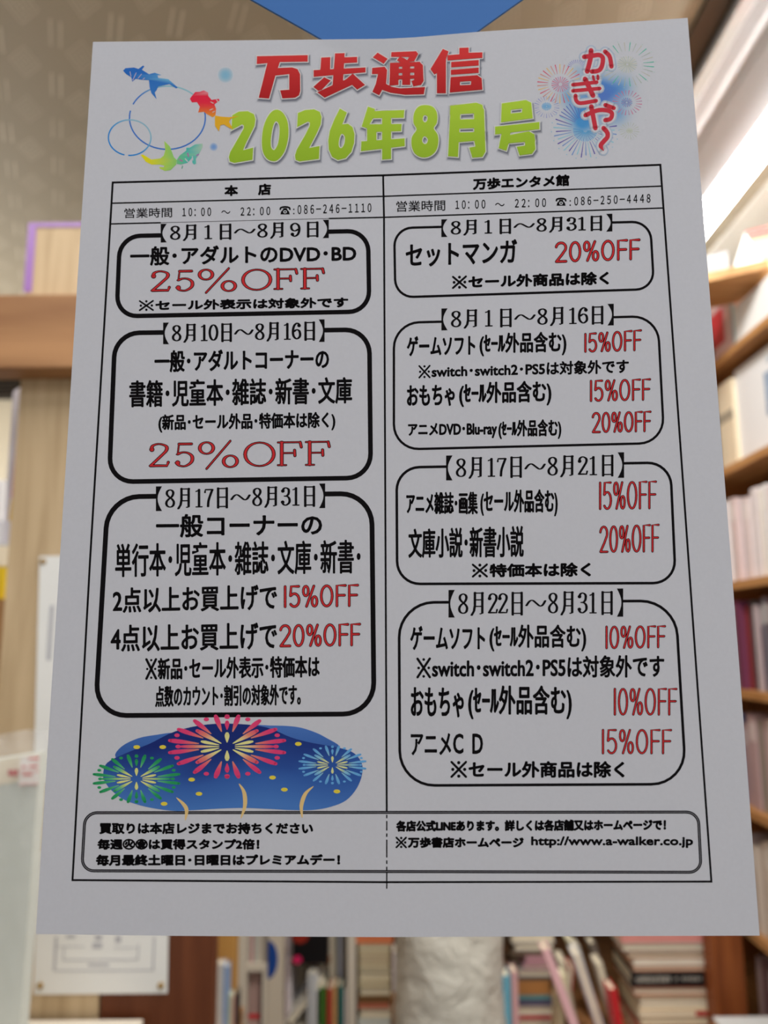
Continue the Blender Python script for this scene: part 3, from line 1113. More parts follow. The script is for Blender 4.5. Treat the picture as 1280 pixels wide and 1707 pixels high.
sale_panel(((180, 828.5), (619.5, 822.5), (623.5, 1190), (159, 1193), 52, 4.1, (260, 542)), '8月17日～8月31日', (260, 542, 811, 852, 806, 847), [
    ('t', '一般コーナーの', (260, 537, 857, 897, 856, 893), .032),
    ('t', '単行本･児童本･雑誌･文庫･新書･', (192, 601, 906, 962.5, 899, 956), .026),
    ('t', '2点以上お買上げで', (188, 462, 980, 1022.5, 973, 1017), .028),
    ('d', '15%OFF', (468, 595, 978, 1011.5, 975.5, 1009.5)),
    ('t', '4点以上お買上げで', (184.5, 462, 1042, 1087, 1036, 1083), .028),
    ('d', '20%OFF', (465, 598.5, 1043, 1077, 1040.5, 1075)),
    ('t', '※新品･セール外表示･特価本は', (243.5, 533, 1097, 1133.5, 1092.5, 1129), .028),
    ('t', '点数のカウント･割引の対象外です。', (258.5, 501.5, 1143.5, 1179, 1140, 1175.5), .026)], 'heavy bordered panel low in the first column')
sale_panel(((657, 380.5), (1083.5, 369.5), (1090, 482), (659, 496), 30, 2.0, (735.5, 1020.5)), '8月1日～8月31日', (735.5, 1020.5, 366, 395.5, 356.5, 386), [
    ('t', 'セットマンガ', (676, 862, 406, 446, 398.5, 440), .03),
    ('d', '20%OFF', (924, 1064, 405.5, 436.5, 400, 431.5)),
    ('t', '※セール外商品は除く', (754, 1015, 460.5, 481.5, 452, 475), .035)], 'thin bordered panel at the head of the second column')
sale_panel(((656.5, 538.5), (1096, 527), (1107, 738.5), (656.5, 749.5), 42, 2.0, (736, 1022.5)), '8月1日～8月16日', (735.7, 1022.8, 514.5, 551, 506.5, 542.5), [
    ('t', 'ゲームソフト|(ｾｰﾙ外品含む)', (678, 944, 559, 596, 552, 592.5), 0.028, ((0.000, 0.429, 0.05, 0.95), (0.455, 1.000, 0.00, 1.00))),
    ('d', '15%OFF', (970, 1067, 557.5, 586.5, 551, 583.5)),
    ('t', '※switch･switch2･PS5は対象外です', (698, 1048, 609, 631, 598.5, 622.5), .024),
    ('t', 'おもちゃ|(ｾｰﾙ外品含む)', (678, 919, 640.5, 680.5, 633.5, 676), 0.03, ((0.000, 0.332, 0.05, 0.95), (0.361, 1.000, 0.00, 1.00))),
    ('d', '15%OFF', (979, 1082, 635.5, 668.5, 632.5, 666)),
    ('t', 'アニメDVD･Blu-ray|(ｾｰﾙ外品含む)', (680, 935.5, 705, 732.5, 698, 732), 0.026, ((0.000, 0.581, 0.05, 0.95), (0.589, 1.000, 0.00, 1.00))),
    ('d', '20%OFF', (986, 1083, 689, 720.5, 686.5, 718.5))], 'thin bordered panel second in the second column')
sale_panel(((661, 779.5), (1117, 771), (1126, 972), (662, 973.5), 38, 2.2, (743.5, 1040)), '8月17日～8月21日', (743.5, 1040, 759.5, 801, 754, 796.5), [
    ('t', 'アニメ雑誌･画集|(セール外品含む)', (677, 929.5, 819, 859, 815, 861), 0.028, ((0.000, 0.473, 0.05, 0.95), (0.489, 1.000, 0.00, 1.00))),
    ('d', '15%OFF', (994.5, 1092, 805, 848.5, 803, 847)),
    ('t', '文庫小説･新書小説', (680.5, 873, 881.5, 930.5, 876, 929), .028),
    ('d', '20%OFF', (998.5, 1096.5, 878.5, 920, 875, 919)),
    ('t', '※特価本は除く', (787, 985, 940, 962.5, 937, 961.5), .035)], 'thin bordered panel third in the second column')
sale_panel(((665, 1004.5), (1125.5, 1001.5), (1143.5, 1307), (666.5, 1309.5), 58, 2.3, (747.5, 1038.5)), '8月22日～8月31日', (747.5, 1038.5, 983.5, 1029.5, 981, 1028), [
    ('t', 'ゲームソフト|(ｾｰﾙ外品含む)', (683.5, 977, 1041, 1086, 1041, 1086), 0.028, ((0.000, 0.426, 0.05, 0.95), (0.450, 1.000, 0.00, 1.00))),
    ('d', '10%OFF', (1005, 1107, 1045, 1080.5, 1044, 1078.5)),
    ('t', '※switch･switch2･PS5は対象外です', (695, 1107, 1096, 1131, 1091, 1129.5), .028),
    ('t', 'おもちゃ|(ｾｰﾙ外品含む)', (684.5, 953, 1142.5, 1199), 0.032, ((0.000, 0.330, 0.05, 0.95), (0.356, 1.000, 0.00, 1.00))),
    ('d', '10%OFF', (1018.5, 1126, 1148.5, 1191)),
    ('t', 'アニメ|C|D', (684.5, 805, 1222, 1259), 0.026, ((0.000, 0.560, 0.00, 1.00), (0.585, 0.730, 0.06, 0.98), (0.851, 1.000, 0.06, 0.98))),
    ('d', '15%OFF', (998, 1117, 1217, 1255.5)),
    ('t', '※セール外商品は除く', (751.5, 1041, 1268.5, 1296.5), .035)], 'thin bordered panel at the foot of the second column')

# ---- night sky picture with three fireworks
def T7(p): return (100 + p[0] * .4375, 1170 + p[1] * .4375)


ns = Art()
lobe = lambda x, y: mixc((74, 112, 178), (58, 94, 160), (y - 1215) / 40)
ns.poly([T7(p) for p in smooth([(213, 212), (235, 170), (300, 138), (370, 125), (430, 118), (480, 130), (480, 200), (300, 240)], True, 4)], lobe, 3)
ns.poly([T7(p) for p in smooth([(720, 95), (800, 90), (900, 95), (970, 115), (1020, 140), (1065, 170), (1040, 200), (800, 180)], True, 4)], lobe, 3)
main = smooth([(165, 275), (180, 232), (250, 196), (340, 160), (440, 112), (560, 86), (680, 84), (790, 98), (880, 135), (960, 156), (1060, 174), (1120, 195), (1150, 235), (1150, 280), (1130, 330), (1090, 375), (1030, 400), (960, 412), (880, 412), (800, 408), (700, 404), (600, 407), (500, 413), (430, 415), (330, 400), (250, 375), (200, 340), (172, 305)], True, 4)


def nightcol(x, y):
    w = 1226 + 18 * math.sin((x - 180) / 90.0) + 10 * math.sin((x + y) / 23)
    c = mixc((34, 48, 112), (50, 84, 152), (y - w) / 60)
    return mixc(c, (74, 118, 182), (y - 1285 - 8 * math.sin(x / 40)) / 60)


# fill by horizontal rows so the printed gradient follows the height
cx0 = T7((660, 250))
rings = 9
mp_ = [T7(p) for p in main]
pts = [cx0] + [(cx0[0] + (p[0] - cx0[0]) * k / rings, cx0[1] + (p[1] - cx0[1]) * k / rings) for k in range(1, rings + 1) for p in mp_]
n = len(mp_)
fc = [(0, 1 + j, 1 + (j + 1) % n) for j in range(n)]
for k in range(rings - 1):
    fc += [(1 + k * n + j, 1 + (k + 1) * n + j, 1 + (k + 1) * n + (j + 1) % n, 1 + k * n + (j + 1) % n) for j in range(n)]
ns.add(pts, fc, nightcol, 4)


def flower(cx, cy, rx, ry, inner, mid, outer, sw):
    def pet(t, r0, r1, w, cf, lay):
        c, s = math.cos(t), math.sin(t)
        P = []
        for k in range(7):
            r = r0 + (r1 - r0) * k / 6
            P.append(T7((cx + c * rx * r, cy + s * ry * r)))
        ww = [w * x for x in (.25, .5, .75, .95, 1.1, 1.1, .8)]
        ns.nib(P, ww, [x * .82 for x in ww], cf, lay)
    def cf(x, y):
        X, Y = T7((cx, cy))
        r = math.hypot((x - X) / (rx * .4375), (y - Y) / (ry * .4375))
        return mixc(inner, outer, (r - .30) / .42) if r < .5 else mixc(mid, outer, (r - .5) / .3)
    for k in range(16):
        t = 2 * math.pi * (k + .5) / 16
        pet(t, .50, 1.0, sw, cf, 6)
    for k in range(8):
        t = 2 * math.pi * k / 8
        if k % 2:
            pet(t, .15, .72, sw * 1.05, cf, 7)
        elif k % 4 == 0:
            pet(t, .14, .78, sw * .75, cf, 7)
        else:
            pet(t, .14, .42, sw * .9, inner, 7)
            pet(t, .55, .80, sw * .85, outer, 7)
        if k % 4 == 0:
            for d in (-.36, .36):
                pet(t + d, .15, .46, sw * .7, inner, 7)
    for k in range(16):
        t = 2 * math.pi * k / 16
        if k % 4 == 2:
            continue
        x, y = T7((cx + math.cos(t) * rx * (.84 if k % 4 == 0 else .93), cy + math.sin(t) * ry * .95))
        ns.dot(x, y, sw * 1.15, sw * .8, outer, 6, 10)
    for sg in (-1, 1):
        x, y = T7((cx, cy + sg * ry * .99))
        ns.dot(x, y, sw * 1.0, sw * .6, outer, 6, 10)


flower(637, 170, 222, 118, (238, 224, 150), (226, 140, 110), (214, 66, 112), 4.0)
flower(292, 293, 165, 90, (226, 224, 140), (110, 190, 140), (46, 146, 90), 2.9)
flower(1038, 240, 128, 72, (226, 228, 160), (150, 200, 216), (104, 166, 214), 2.2)
for p in ((293, 172), (392, 172), (908, 160), (502, 296), (530, 350), (397, 388), (810, 288), (855, 334), (1055, 341)):
    x, y = T7(p)
    ns.dot(x, y, 5.6, 3.3, (232, 196, 70), 5, 14)
for pts_ in ([(445, 365), (470, 388), (483, 412), (478, 450)], [(683, 312), (702, 345), (705, 395), (690, 442)], [(965, 322), (935, 350), (920, 395), (923, 440)]):
    P = [T7(p) for p in smooth(pts_, False, 5)]
    m = len(P)
    ww = [0.4 + 3.1 * math.sin(math.pi * (i + .5) / m) for i in range(m)]
    ns.nib(P, ww, [x * .7 for x in ww], (232, 194, 132), 8)
part_art(ns, 'night_sky_picture')

# ---- footer panel
ft = Art()
for d, w, c in ((0, 2.5, (36, 34, 38)), (0, 0.55, (140, 138, 144))):
    ft.line(rrect((142, 1354.8), (1163.5, 1353.6), (1168.5, 1454), (136.5, 1451.5), 20), w, c, 1 if w > 2 else 2, True)
foot = part_art(ft, 'footer_panel')
for body, q, bd in (('買取りは本店レジまでお持ちください', (165.5, 522, 1371, 1390.5), .032),
                    ('毎週㊋㊎は買得スタンプ2倍！', (162.5, 432.5, 1398, 1416.5), .032),
                    ('毎月最終土曜日･日曜日はプレミアムデー！', (160, 567, 1424, 1443.5, 1423.5, 1442.5), .034),
                    ('各店公式LINEあります。詳しくは各店舗又はホームページで！', (660, 1110, 1367.5, 1386.5, 1365, 1384.5), .034),
                    ('※万歩書店ホームページ', (660, 873, 1395, 1413.5), .034),
                    ('http://www.a-walker.co.jp', (885, 1155, 1394, 1413.5), .026)):
    t = Art()
    text(t, body, quad(*q), BLACK, bd)
    part_art(t, 'text_lettering', foot)

# ------------------------------------------------------------------ blue pointed board behind the flyer's head
sign = empty('hanging_board', tuple(U(670, 138) - PN * 0.002))
tag(sign, 'plain blue pointed board hanging behind the top edge of the flyer', 'sign')
inv = Matrix.Translation(-sign.location)
bm = bmesh.new()
bp_ = [(670, 138), (425, 0), (250, -99), (250, -420), (1050, -420), (1050, -130), (865, 0)]
fr = [bm.verts.new(U(u, v) - PN * 0.0008) for u, v in bp_]
bk = [bm.verts.new(U(u, v) - PN * 0.0017) for u, v in bp_]
bm.faces.new(fr)
bm.faces.new(bk[::-1])
for i in range(len(fr)):
    j = (i + 1) % len(fr)
    bm.faces.new((fr[i], bk[i], bk[j], fr[j]))
o = finish(bm, 'board', mat((52, 108, 178), 0.6, 0.03, 20, name='blue_card'), sign)
o.matrix_parent_inverse = inv
for u in (420, 880):
    a = U(u, -415) - PN * 0.0023
    o = tube('cord', a, (a.x, a.y, CEIL), 0.0012, mat((220, 220, 216), .7), sign, 8)
    o.matrix_parent_inverse = inv

# ------------------------------------------------------------------ timber post, beam and dark panel
W_post = wood((174, 150, 116), (198, 174, 140))
W_beam = wood((132, 92, 60), (172, 128, 88), stretch=(14, 1, 2.2), scale=7)
W_dark = wood((92, 48, 26), (112, 62, 36))
W_shelf = wood((168, 118, 70), (196, 146, 94), stretch=(1, 14, 1))
YP = 1.12
xl, xm, xr = at(33, 640, YP).x, at(163, 1690, YP).x, at(355, 1630, YP).x
zt = at(60, 376, YP).z
post = box('timber_post', (xl, YP, 0), (xm, YP + .12, zt), W_post, bevel=.002)
tag(post, 'pale timber post with a pinned notice, partly covered by the flyer', 'post')
# purple tape binding the post's head
tp = empty('post_tape')
bm = bmesh.new()
addbox(bm, (xl - .004, YP - .0015, at(48, 487, YP).z), (xl + .008, YP - .0003, zt + .004))
addbox(bm, (xl + .008, YP - .0015, zt - .003), (xm, YP - .0003, zt + .004))
COL.objects.unlink(tp)
bpy.data.objects.remove(tp)
tpe = finish(bm, 'edge_tape', mat((150, 108, 176), .35, .1), post)
tpe.matrix_parent_inverse = Matrix.Translation(-post.location)
tpe['label'] = 'purple tape along the head of the post'
YB = 1.07
beam = box('timber_beam', (-1.85, YB, at(60, 614, YB).z), (at(600, 600, YB).x, YP - .0005, at(60, 490, YB).z), W_beam, bevel=.003)
tag(beam, 'brown timber beam crossing in front of the pale post', 'beam')
dp = box('bookcase_end_panel', (xm + .002, YP + .002, 0), (xr, YP + .03, at(60, 490, YP).z - .02), W_dark, bevel=.0015)
tag(dp, 'dark reddish wooden end panel beside the pale post', 'panel')

# notices pinned on the post
def notice(name, pts, label, marks, pins):
    t = empty(name, tuple(at(*pts[3], YP - .001)))
    tag(t, label, 'notice')
    iv = Matrix.Translation(-t.location)
    def shift(o):
        o.matrix_parent_inverse = iv
        return o
    shift(prism('sheet', [at(u, v, YP - .0012) for u, v in pts], (0, .0004, 0), mat((226, 226, 224), .7, .03, 20, name='notice_paper'), t))
    bm = bmesh.new()
    for a, b, w in marks:
        p, q = at(*a, YP - .0014), at(*b, YP - .0014)
        addbox(bm, (min(p.x, q.x) - w, YP - .0015, min(p.z, q.z) - w), (max(p.x, q.x) + w, YP - .00125, max(p.z, q.z) + w))
    shift(finish(bm, 'printed_lettering', mat((178, 178, 184), .7, .05), t))
    for u, v in pins:
        shift(disc_pin('pin', at(u, v, YP - .0012), .0045, mat((150, 120, 66), .35, .1, spec=.6), t))


notice('pinned_notice', [(66, 927), (230, 924), (226, 1300), (56, 1306)], 'tall white notice pinned high on the pale post, half behind the flyer', [((84, 1010), (84, 1100), .0006)], [(72, 936)])
notice('pinned_form', [(63, 1420), (283, 1420), (279, 1656), (56, 1658)], 'white form pinned low on the post, showing under the flyer', [
    ((92, 1562), (92, 1618), .0004), ((92, 1618), (256, 1618), .0004), ((256, 1562), (256, 1618), .0004), ((106, 1600), (230, 1600), .0004), ((106, 1580), (106, 1600), .0004), ((230, 1575), (230, 1600), .0004),
    ((92, 1578), (140, 1578), .0004), ((190, 1580), (228, 1580), .0004), ((112, 1560), (124, 1562), .0012), ((160, 1560), (168, 1566), .0014), ((156, 1574), (168, 1579), .0016), ((194, 1562), (200, 1570), .0014), ((148, 1608), (180, 1609), .0012)], [(67, 1643), (268, 1643)])

# ------------------------------------------------------------------ left foreground: bagged book on a pale counter
ZC = at(60, 1702, YP - .012).z
ct = empty('counter', (-.62, .93, 0))
tag(ct, 'pale topped counter at the bottom, carrying the bagged book', 'counter')
for nm, lo, hi, m in (('countertop', (-1.0, .78, ZC - .02), (at(215, 1703, 1.05).x, YP - .01, ZC), mat((216, 206, 190), .5, .04, 8)),
                      ('cabinet', (-.98, .8, 0), (at(200, 1703, 1.05).x, YP - .012, ZC - .02), mat((190, 178, 158), .6, .05, 8))):
    o = box(nm, lo, hi, m, ct)
    o.matrix_parent_inverse = Matrix.Translation(-ct.location)

bb = empty('bagged_book', tuple(at(20, 1700, .90)), 0)
tag(bb, 'pale grey book in a clear plastic sleeve with price label, beside the post', 'book')
iv = Matrix.Translation(-bb.location)
Yb0, Yb1 = .915, .93            # the cover turns slightly away
pA, pB = at(-150, 1288, Yb0), at(67, 1255, Yb1)
bot = ZC + .002
xb = at(52, 1560, .93).x
c_cover = mat((196, 200, 192), .5, .03, 12, name='book_cover')
c_band = mat((226, 214, 190), .55, .03, 12, name='paper_band')


def slab(name, pts, th, m):
    o = prism(name, pts, (0.0, th, 0), m, bb)
    o.matrix_parent_inverse = iv
    return o


slab('cover', [(pA.x, pA.y, bot), (pB.x - .004, pB.y, bot), pB, pA], .022, c_cover)
b0, b1 = at(-150, 1330, Yb0 - .001), at(66, 1299, Yb1 - .001)
slab('paper_band', [(pA.x, pA.y - .001, b0.z), (pB.x - .0005, b1.y, b1.z), (pB.x, pB.y - .001, pB.z - .001), (pA.x, pA.y - .001, pA.z - .001)], .0008, c_band)
tg = slab('price_label', [at(30.5, 1311, Yb1 - .007), at(64.5, 1306, Yb1 - .005), at(67.5, 1258, Yb1 - .005), at(34, 1263, Yb1 - .007)], .0004, mat((232, 226, 220), .6, .03))
bm = bmesh.new()
for (u0, v0, u1, v1) in ((47, 1263, 64, 1266), (37, 1276, 42, 1280), (48, 1276, 62, 1279), (38, 1289, 53, 1293), (33, 1285.5, 66, 1286.2), (33, 1307, 63, 1308)):
    p, q = at(u0, v0, Yb1 - .0078), at(u1, v1, Yb1 - .0078)
    addbox(bm, (p.x, p.y - .0002, q.z), (q.x, p.y, p.z))
o = finish(bm, 'label_print', mat((214, 104, 100), .6, .05), tg)
bm = bmesh.new()
for k in range(5):
    p = at(15 + k * 3.4, 1288 + (k % 2) * 1.6, Yb1 - .0058)
    addbox(bm, (p.x - .0011, p.y - .0002, p.z - .003), (p.x + .0011, p.y, p.z + .0035))
o = finish(bm, 'band_print', mat((196, 96, 96), .6, .1), bb)
o.matrix_parent_inverse = iv
# the clear sleeve: a rumpled bag wider and taller than the book
bm = bmesh.new()
NX, NZ = 26, 40
grid = {}
sx0, sx1 = pA.x - .02, pB.x + .0085
sz1 = at(40, 1224, .925).z
for side, yy in ((0, -.013), (1, .028)):
    for i in range(NX + 1):
        for j in range(NZ + 1):
            s, t = i / NX, j / NZ
            x = sx0 + (sx1 - sx0) * s - (0.006 * (1 - t) if s > .9 else 0)
            y = pA.y + (pB.y - pA.y) * s + yy
            z = bot + (sz1 - bot) * t + .004 * math.sin(s * 9) * (t > .97)
            top = max(0, (t - .91) / .09)
            edge = max(0, (s - .93) / .07)
            mid = pA.y + (pB.y - pA.y) * s + .008
            y = y + (mid - y) * min(1, top * .9 + edge * .9)
            y += .0035 * math.sin(s * 41 + j * 1.7) * top + .0008 * math.sin(i * 1.3 + j * .9)
            grid[(side, i, j)] = bm.verts.new((x, y, z))
    for i in range(NX):
        for j in range(NZ):
            bm.faces.new([grid[(side, a, b)] for a, b in ((i, j), (i + 1, j), (i + 1, j + 1), (i, j + 1))])
o = finish(bm, 'plastic_sleeve', plastic_mat(.14), bb, smooth=True)
o.matrix_parent_inverse = iv

# things glimpsed at the far left, past the post
sh = box('display_cabinet', (-1.2, 1.42, 0), (at(30, 1000, 1.45).x, 1.75, at(4, 1000, 1.45).z), wood((150, 110, 70), (176, 132, 88)))
tag(sh, 'wooden display cabinet at the far left edge behind the pale post', 'cabinet')
zz = at(4, 1000, 1.45).z
for nm, v0, v1, u1, c, lb, cat in (('yellow_box', 945, 1000, 8, (232, 196, 40), 'yellow box at the left edge, lowest of the small pile', 'box'),
                                   ('cream_box', 910, 945, 16, (246, 232, 206), 'cream box at the left edge, resting on the yellow box', 'box'),
                                   ('grey_carton', 868, 910, 17, (224, 224, 230), 'pale grey carton at the left edge, resting on the cream box', 'box'),
                                   ('white_carton', 800, 868, 6, (246, 244, 246), 'white carton at the left edge, topmost of the small pile', 'box')):
    z1 = at(4, v0, 1.45).z
    tag(box(nm, (-1.1, 1.45, zz + .0005), (at(u1, (v0 + v1) / 2, 1.45).x, 1.6, z1), mat(c, .5, .05), bevel=.002), lb, cat)
    zz = z1
strip = prism('poster_strip', [at(22, 652, 1.2405), at(34, 645, 1.2405), at(130, 645, 1.2405), at(110, 905, 1.2405), at(4, 905, 1.2405)], (0, .004, 0), mat((236, 232, 242), .3, .04))
tag(strip, 'narrow white poster edge standing beside the pale post', 'poster')
o = prism('pink_edge', [at(27, 735, 1.2397), at(28.5, 735, 1.2397), at(22, 830, 1.2397), at(18, 830, 1.2397)], (0, .0008, 0), mat((226, 120, 138), .4, .05), strip)
o2 = prism('yellow_edge', [at(18, 832, 1.2397), at(22, 832, 1.2397), at(19, 868, 1.2397), at(14, 868, 1.2397)], (0, .0008, 0), mat((230, 186, 60), .4, .05), strip)
vt = empty('wall_vent', (at(0, 640, 2.97).x, 2.97, at(0, 662, 2.97).z))
tag(vt, 'dark slatted air vent at the left edge under the timber beam', 'vent')
iv = Matrix.Translation(-vt.location)
x0, x1, z0, z1 = at(-120, 640, 2.97).x, at(29, 640, 2.97).x, at(10, 662, 2.97).z, at(10, 600, 2.97).z
o = box('backing', (x0, 2.985, z0), (x1, 3.0, z1), mat((26, 22, 20), .6, .05), vt)
o.matrix_parent_inverse = iv
bm = bmesh.new()
for k in range(9):
    z = z0 + (z1 - z0) * (k + .2) / 9
    addbox(bm, (x0, 2.968, z), (x1, 2.985, z + .007))
o = finish(bm, 'slats', mat((62, 54, 48), .5, .05), vt)
o.matrix_parent_inverse = iv

# ------------------------------------------------------------------ fluorescent fixture and bright ceiling edge
fx = empty('ceiling_light', (.75, 1.0, CEIL))
tag(fx, 'long white fluorescent ceiling light with a glowing tube, upper corner', 'light')
iv = Matrix.Translation(-fx.location)


def k_of(u, v, Z):
    return atZ(u, v, Z)


ZT = CEIL - .10
pL, pR = atZ(1225, 262, ZT), atZ(1225, 330, ZT)
bm = bmesh.new()
m0 = atZ(1152, 140, CEIL - .015).x
prof = [(m0, CEIL), (m0 + .004, CEIL - .03), (m0 + .022, CEIL - .034), (m0 + .03, CEIL - .024), (m0 + .055, CEIL - .03), (m0 + .075, CEIL - .026),
        (pL.x - .05, CEIL - .045), (pL.x - .042, CEIL - .052), (pL.x - .006, CEIL - .088), (pL.x, ZT + .004), (pR.x, ZT + .004), (pR.x + .03, CEIL - .05), (pR.x + .06, CEIL)]
Y0, Y1 = .3, 2.4
a = [bm.verts.new((x, Y0, z)) for x, z in prof]
b = [bm.verts.new((x, Y1, z)) for x, z in prof]
for i in range(len(prof) - 1):
    bm.faces.new((a[i], a[i + 1], b[i + 1], b[i]))
bm.faces.new(a)
bm.faces.new(b[::-1])
o = finish(bm, 'housing', mat((198, 200, 204), .35, .03, 6, name='white_enamel'), fx)
o.matrix_parent_inverse = iv
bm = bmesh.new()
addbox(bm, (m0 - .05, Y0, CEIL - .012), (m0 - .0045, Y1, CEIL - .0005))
o = finish(bm, 'shadow_gap_strip', mat((92, 80, 70), .5, .08, 12, name='gap_shade_brown'), fx)  # brown strip standing in for the shaded gap beside the housing
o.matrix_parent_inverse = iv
bm = bmesh.new()
addbox(bm, (m0 - .004, Y0, CEIL - .036), (m0 + .02, Y1, CEIL - .03))
o = finish(bm, 'metal_trim', mat((206, 212, 214), .2, .03, spec=.8), fx)
o.matrix_parent_inverse = iv
xc = (pL.x + pR.x) / 2
bm = bmesh.new()
addbox(bm, (pL.x + .002, Y0 + .05, ZT - .012), (pR.x - .002, Y1 - .05, ZT + .0035))
o = finish(bm, 'glowing_tube', emit_mat((1, .98, .94, 1), 34.0), fx, bevel=.005)
o.matrix_parent_inverse = iv

# ------------------------------------------------------------------ books
M_pages = mat((226, 214, 188), .8, .1, 90, name='page_edges')


def book_mesh(L, D, T, c, upright, fore, band=None):
    """cover wraps three sides of the page block; spine towards -Y unless fore is set"""
    bm = bmesh.new()
    t = min(.0022, T * .16)
    y0, y1 = -D / 2, D / 2
    addbox(bm, (-L / 2, y0, 0), (L / 2, y1, t))
    addbox(bm, (-L / 2, y0, T - t), (L / 2, y1, T))
    s0, s1 = (y1 - t, y1) if fore else (y0, y0 + t)
    addbox(bm, (-L / 2, s0, t), (L / 2, s1, T - t))
    pg = bmesh.new()
    g = .003
    addbox(pg, (-L / 2 + g, y0 + (g if fore else t), t), (L / 2 - g, y1 - (t if fore else g), T - t))
    bd = None
    if band:
        bd = bmesh.new()
        s, e, _ = band
        addbox(bd, (-L / 2 + L * s, y0 - .0006, t * .5), (-L / 2 + L * e, y0 + .0002, T - t * .5))
    for b in (bm, pg, bd):
        if b and upright:
            for v in b.verts:
                v.co = Vector((v.co.z - T / 2, v.co.y, v.co.x + L / 2))
    return bm, pg, bd


def book(loc, L, D, T, c, label, group, upright=True, fore=False, rz=0.0, tilt=0.0, band=None, pages=None, name='book', lean=0.0):
    bm, pg, bd = book_mesh(L, D, T, c, upright, fore, band)
    o = finish(bm, name, mat(c, .45, .1, 40, name='book_cover'))
    p = finish(pg, 'pages', mat(pages, .8, .08, 60) if pages else M_pages, o)
    if bd:
        finish(bd, 'spine_label', mat(band[2], .5, .05), o)
    o.location = loc
    o.rotation_euler = (lean, tilt, rz)
    tag(o, label, 'book', group)
    return o


ORD = ['first', 'second', 'third', 'fourth', 'fifth', 'sixth', 'seventh', 'eighth', 'ninth', 'tenth', 'eleventh', 'twelfth', 'thirteenth', 'fourteenth', 'fifteenth', 'sixteenth', 'seventeenth', 'eighteenth', 'nineteenth', 'twentieth']

# ---- tall bookcase along the aisle beside the flyer
XF = 0.735
SH = {k: atX(1250, v, XF).z for k, v in (('A', 551), ('B', 757), ('C', 964), ('D', 1152), ('E', 1350), ('F', 1552))}
bc = empty('tall_bookcase', (XF + .12, 1.6, 0))
tag(bc, 'tall wooden bookcase running along the aisle beside the flyer', 'bookcase')
iv = Matrix.Translation(-bc.location)
Yn, Yf = 1.22, 2.1
for k, z in SH.items():
    o = box('shelf_board', (XF, Yn, z - .018), (XF + .22, Yf, z), W_shelf, bc, bevel=.001)
    o.matrix_parent_inverse = iv
for nm, lo, hi in (('back_panel', (XF + .22, Yn, 0), (XF + .232, Yf, SH['A'] + .25)), ('side_panel', (XF, Yn - .02, 0), (XF + .232, Yn, SH['A'] + .02)), ('side_panel', (XF, Yf, 0), (XF + .232, Yf + .02, SH['A'] + .02)),
                   ('plinth', (XF + .02, Yn, 0), (XF + .22, Yf, .08))):
    o = box(nm, lo, hi, W_shelf if nm != 'back_panel' else wood((120, 84, 52), (146, 104, 66)), bc)
    o.matrix_parent_inverse = iv


def edge_u(v):
    return 1146 + 0.0784 * (v - 30)


def colname(c):
    r, g, b = c
    mx, mn = max(c), min(c)
    if mx - mn < 22:
        return 'white' if mn > 205 else 'pale grey' if mn > 160 else 'grey' if mn > 80 else 'black'
    if r >= g and r >= b:
        if b > g + 10:
            return 'pink' if mx > 170 else 'dark magenta'
        if g > r * .8:
            return 'cream' if mn > 150 else 'tan' if r > 120 else 'olive brown'
        return ('pale pink' if mn > 150 else 'salmon' if mn > 110 else 'red' if r > 130 and g < 80 else 'brown')
    if g >= b:
        return 'green' if g > r + 15 else 'pale green'
    return 'pale blue' if mn > 140 else 'teal' if g > b * .8 else 'blue'


def aisle_row(key, hrange, palette, where, group, seed):
    rnd = random.Random(seed)
    z = SH[key]
    y = 1.80
    cnt = 0
    while y > 1.27:
        T = rnd.uniform(.014, .028)
        h = rnd.uniform(*hrange)
        u, v = project(Vector((XF + .015, y - T / 2, z + h * .5)))
        ok = edge_u(v) - 14 < u < 1300
        c = palette[rnd.randrange(len(palette))]
        dj = rnd.uniform(0, .012)
        if ok and cnt < 20:
            nm = colname(c)
            book((XF + .012 + dj + .075, y - T / 2, z + .0004), h, .15, T - .0008, c,
                 '%s book in the %s of the tall bookcase, %s from the flyer' % (nm, where, ORD[cnt]), group, rz=-math.pi / 2,
                 band=(.72, .93, mixc(c, (240, 236, 228), .5)) if rnd.random() < .5 else None)
            cnt += 1
        y -= T


aisle_row('C', (.165, .185), [(232, 222, 222), (230, 214, 212), (240, 236, 234), (222, 200, 196), (206, 196, 200), (236, 226, 214)], 'pale row', 'pale books on the tall bookcase', 11)
aisle_row('D', (.17, .19), [(92, 74, 84), (120, 62, 88), (120, 124, 136), (136, 56, 58), (196, 180, 184), (76, 80, 84), (150, 140, 142)], 'dark row', 'dark books on the tall bookcase', 12)
aisle_row('E', (.165, .19), [(72, 96, 150), (196, 176, 170), (190, 160, 160), (150, 138, 128), (212, 204, 194), (150, 100, 96)], 'mixed row', 'mixed books on the tall bookcase', 13)
aisle_row('F', (.16, .19), [(206, 190, 176), (150, 120, 112), (196, 178, 150), (226, 214, 200), (170, 150, 146)], 'brownish row', 'brownish books on the tall bookcase', 14)
zl = SH['F'] - .235
o = box('shelf_board', (XF, Yn, zl - .018), (XF + .22, Yf, zl), W_shelf, bc, bevel=.001)
o.matrix_parent_inverse = iv
SH['G'] = zl
aisle_row('G', (.17, .2), [(150, 108, 110), (112, 84, 84), (176, 146, 140), (92, 70, 70), (196, 172, 160)], 'dim lowest row', 'dim books low on the tall bookcase', 15)

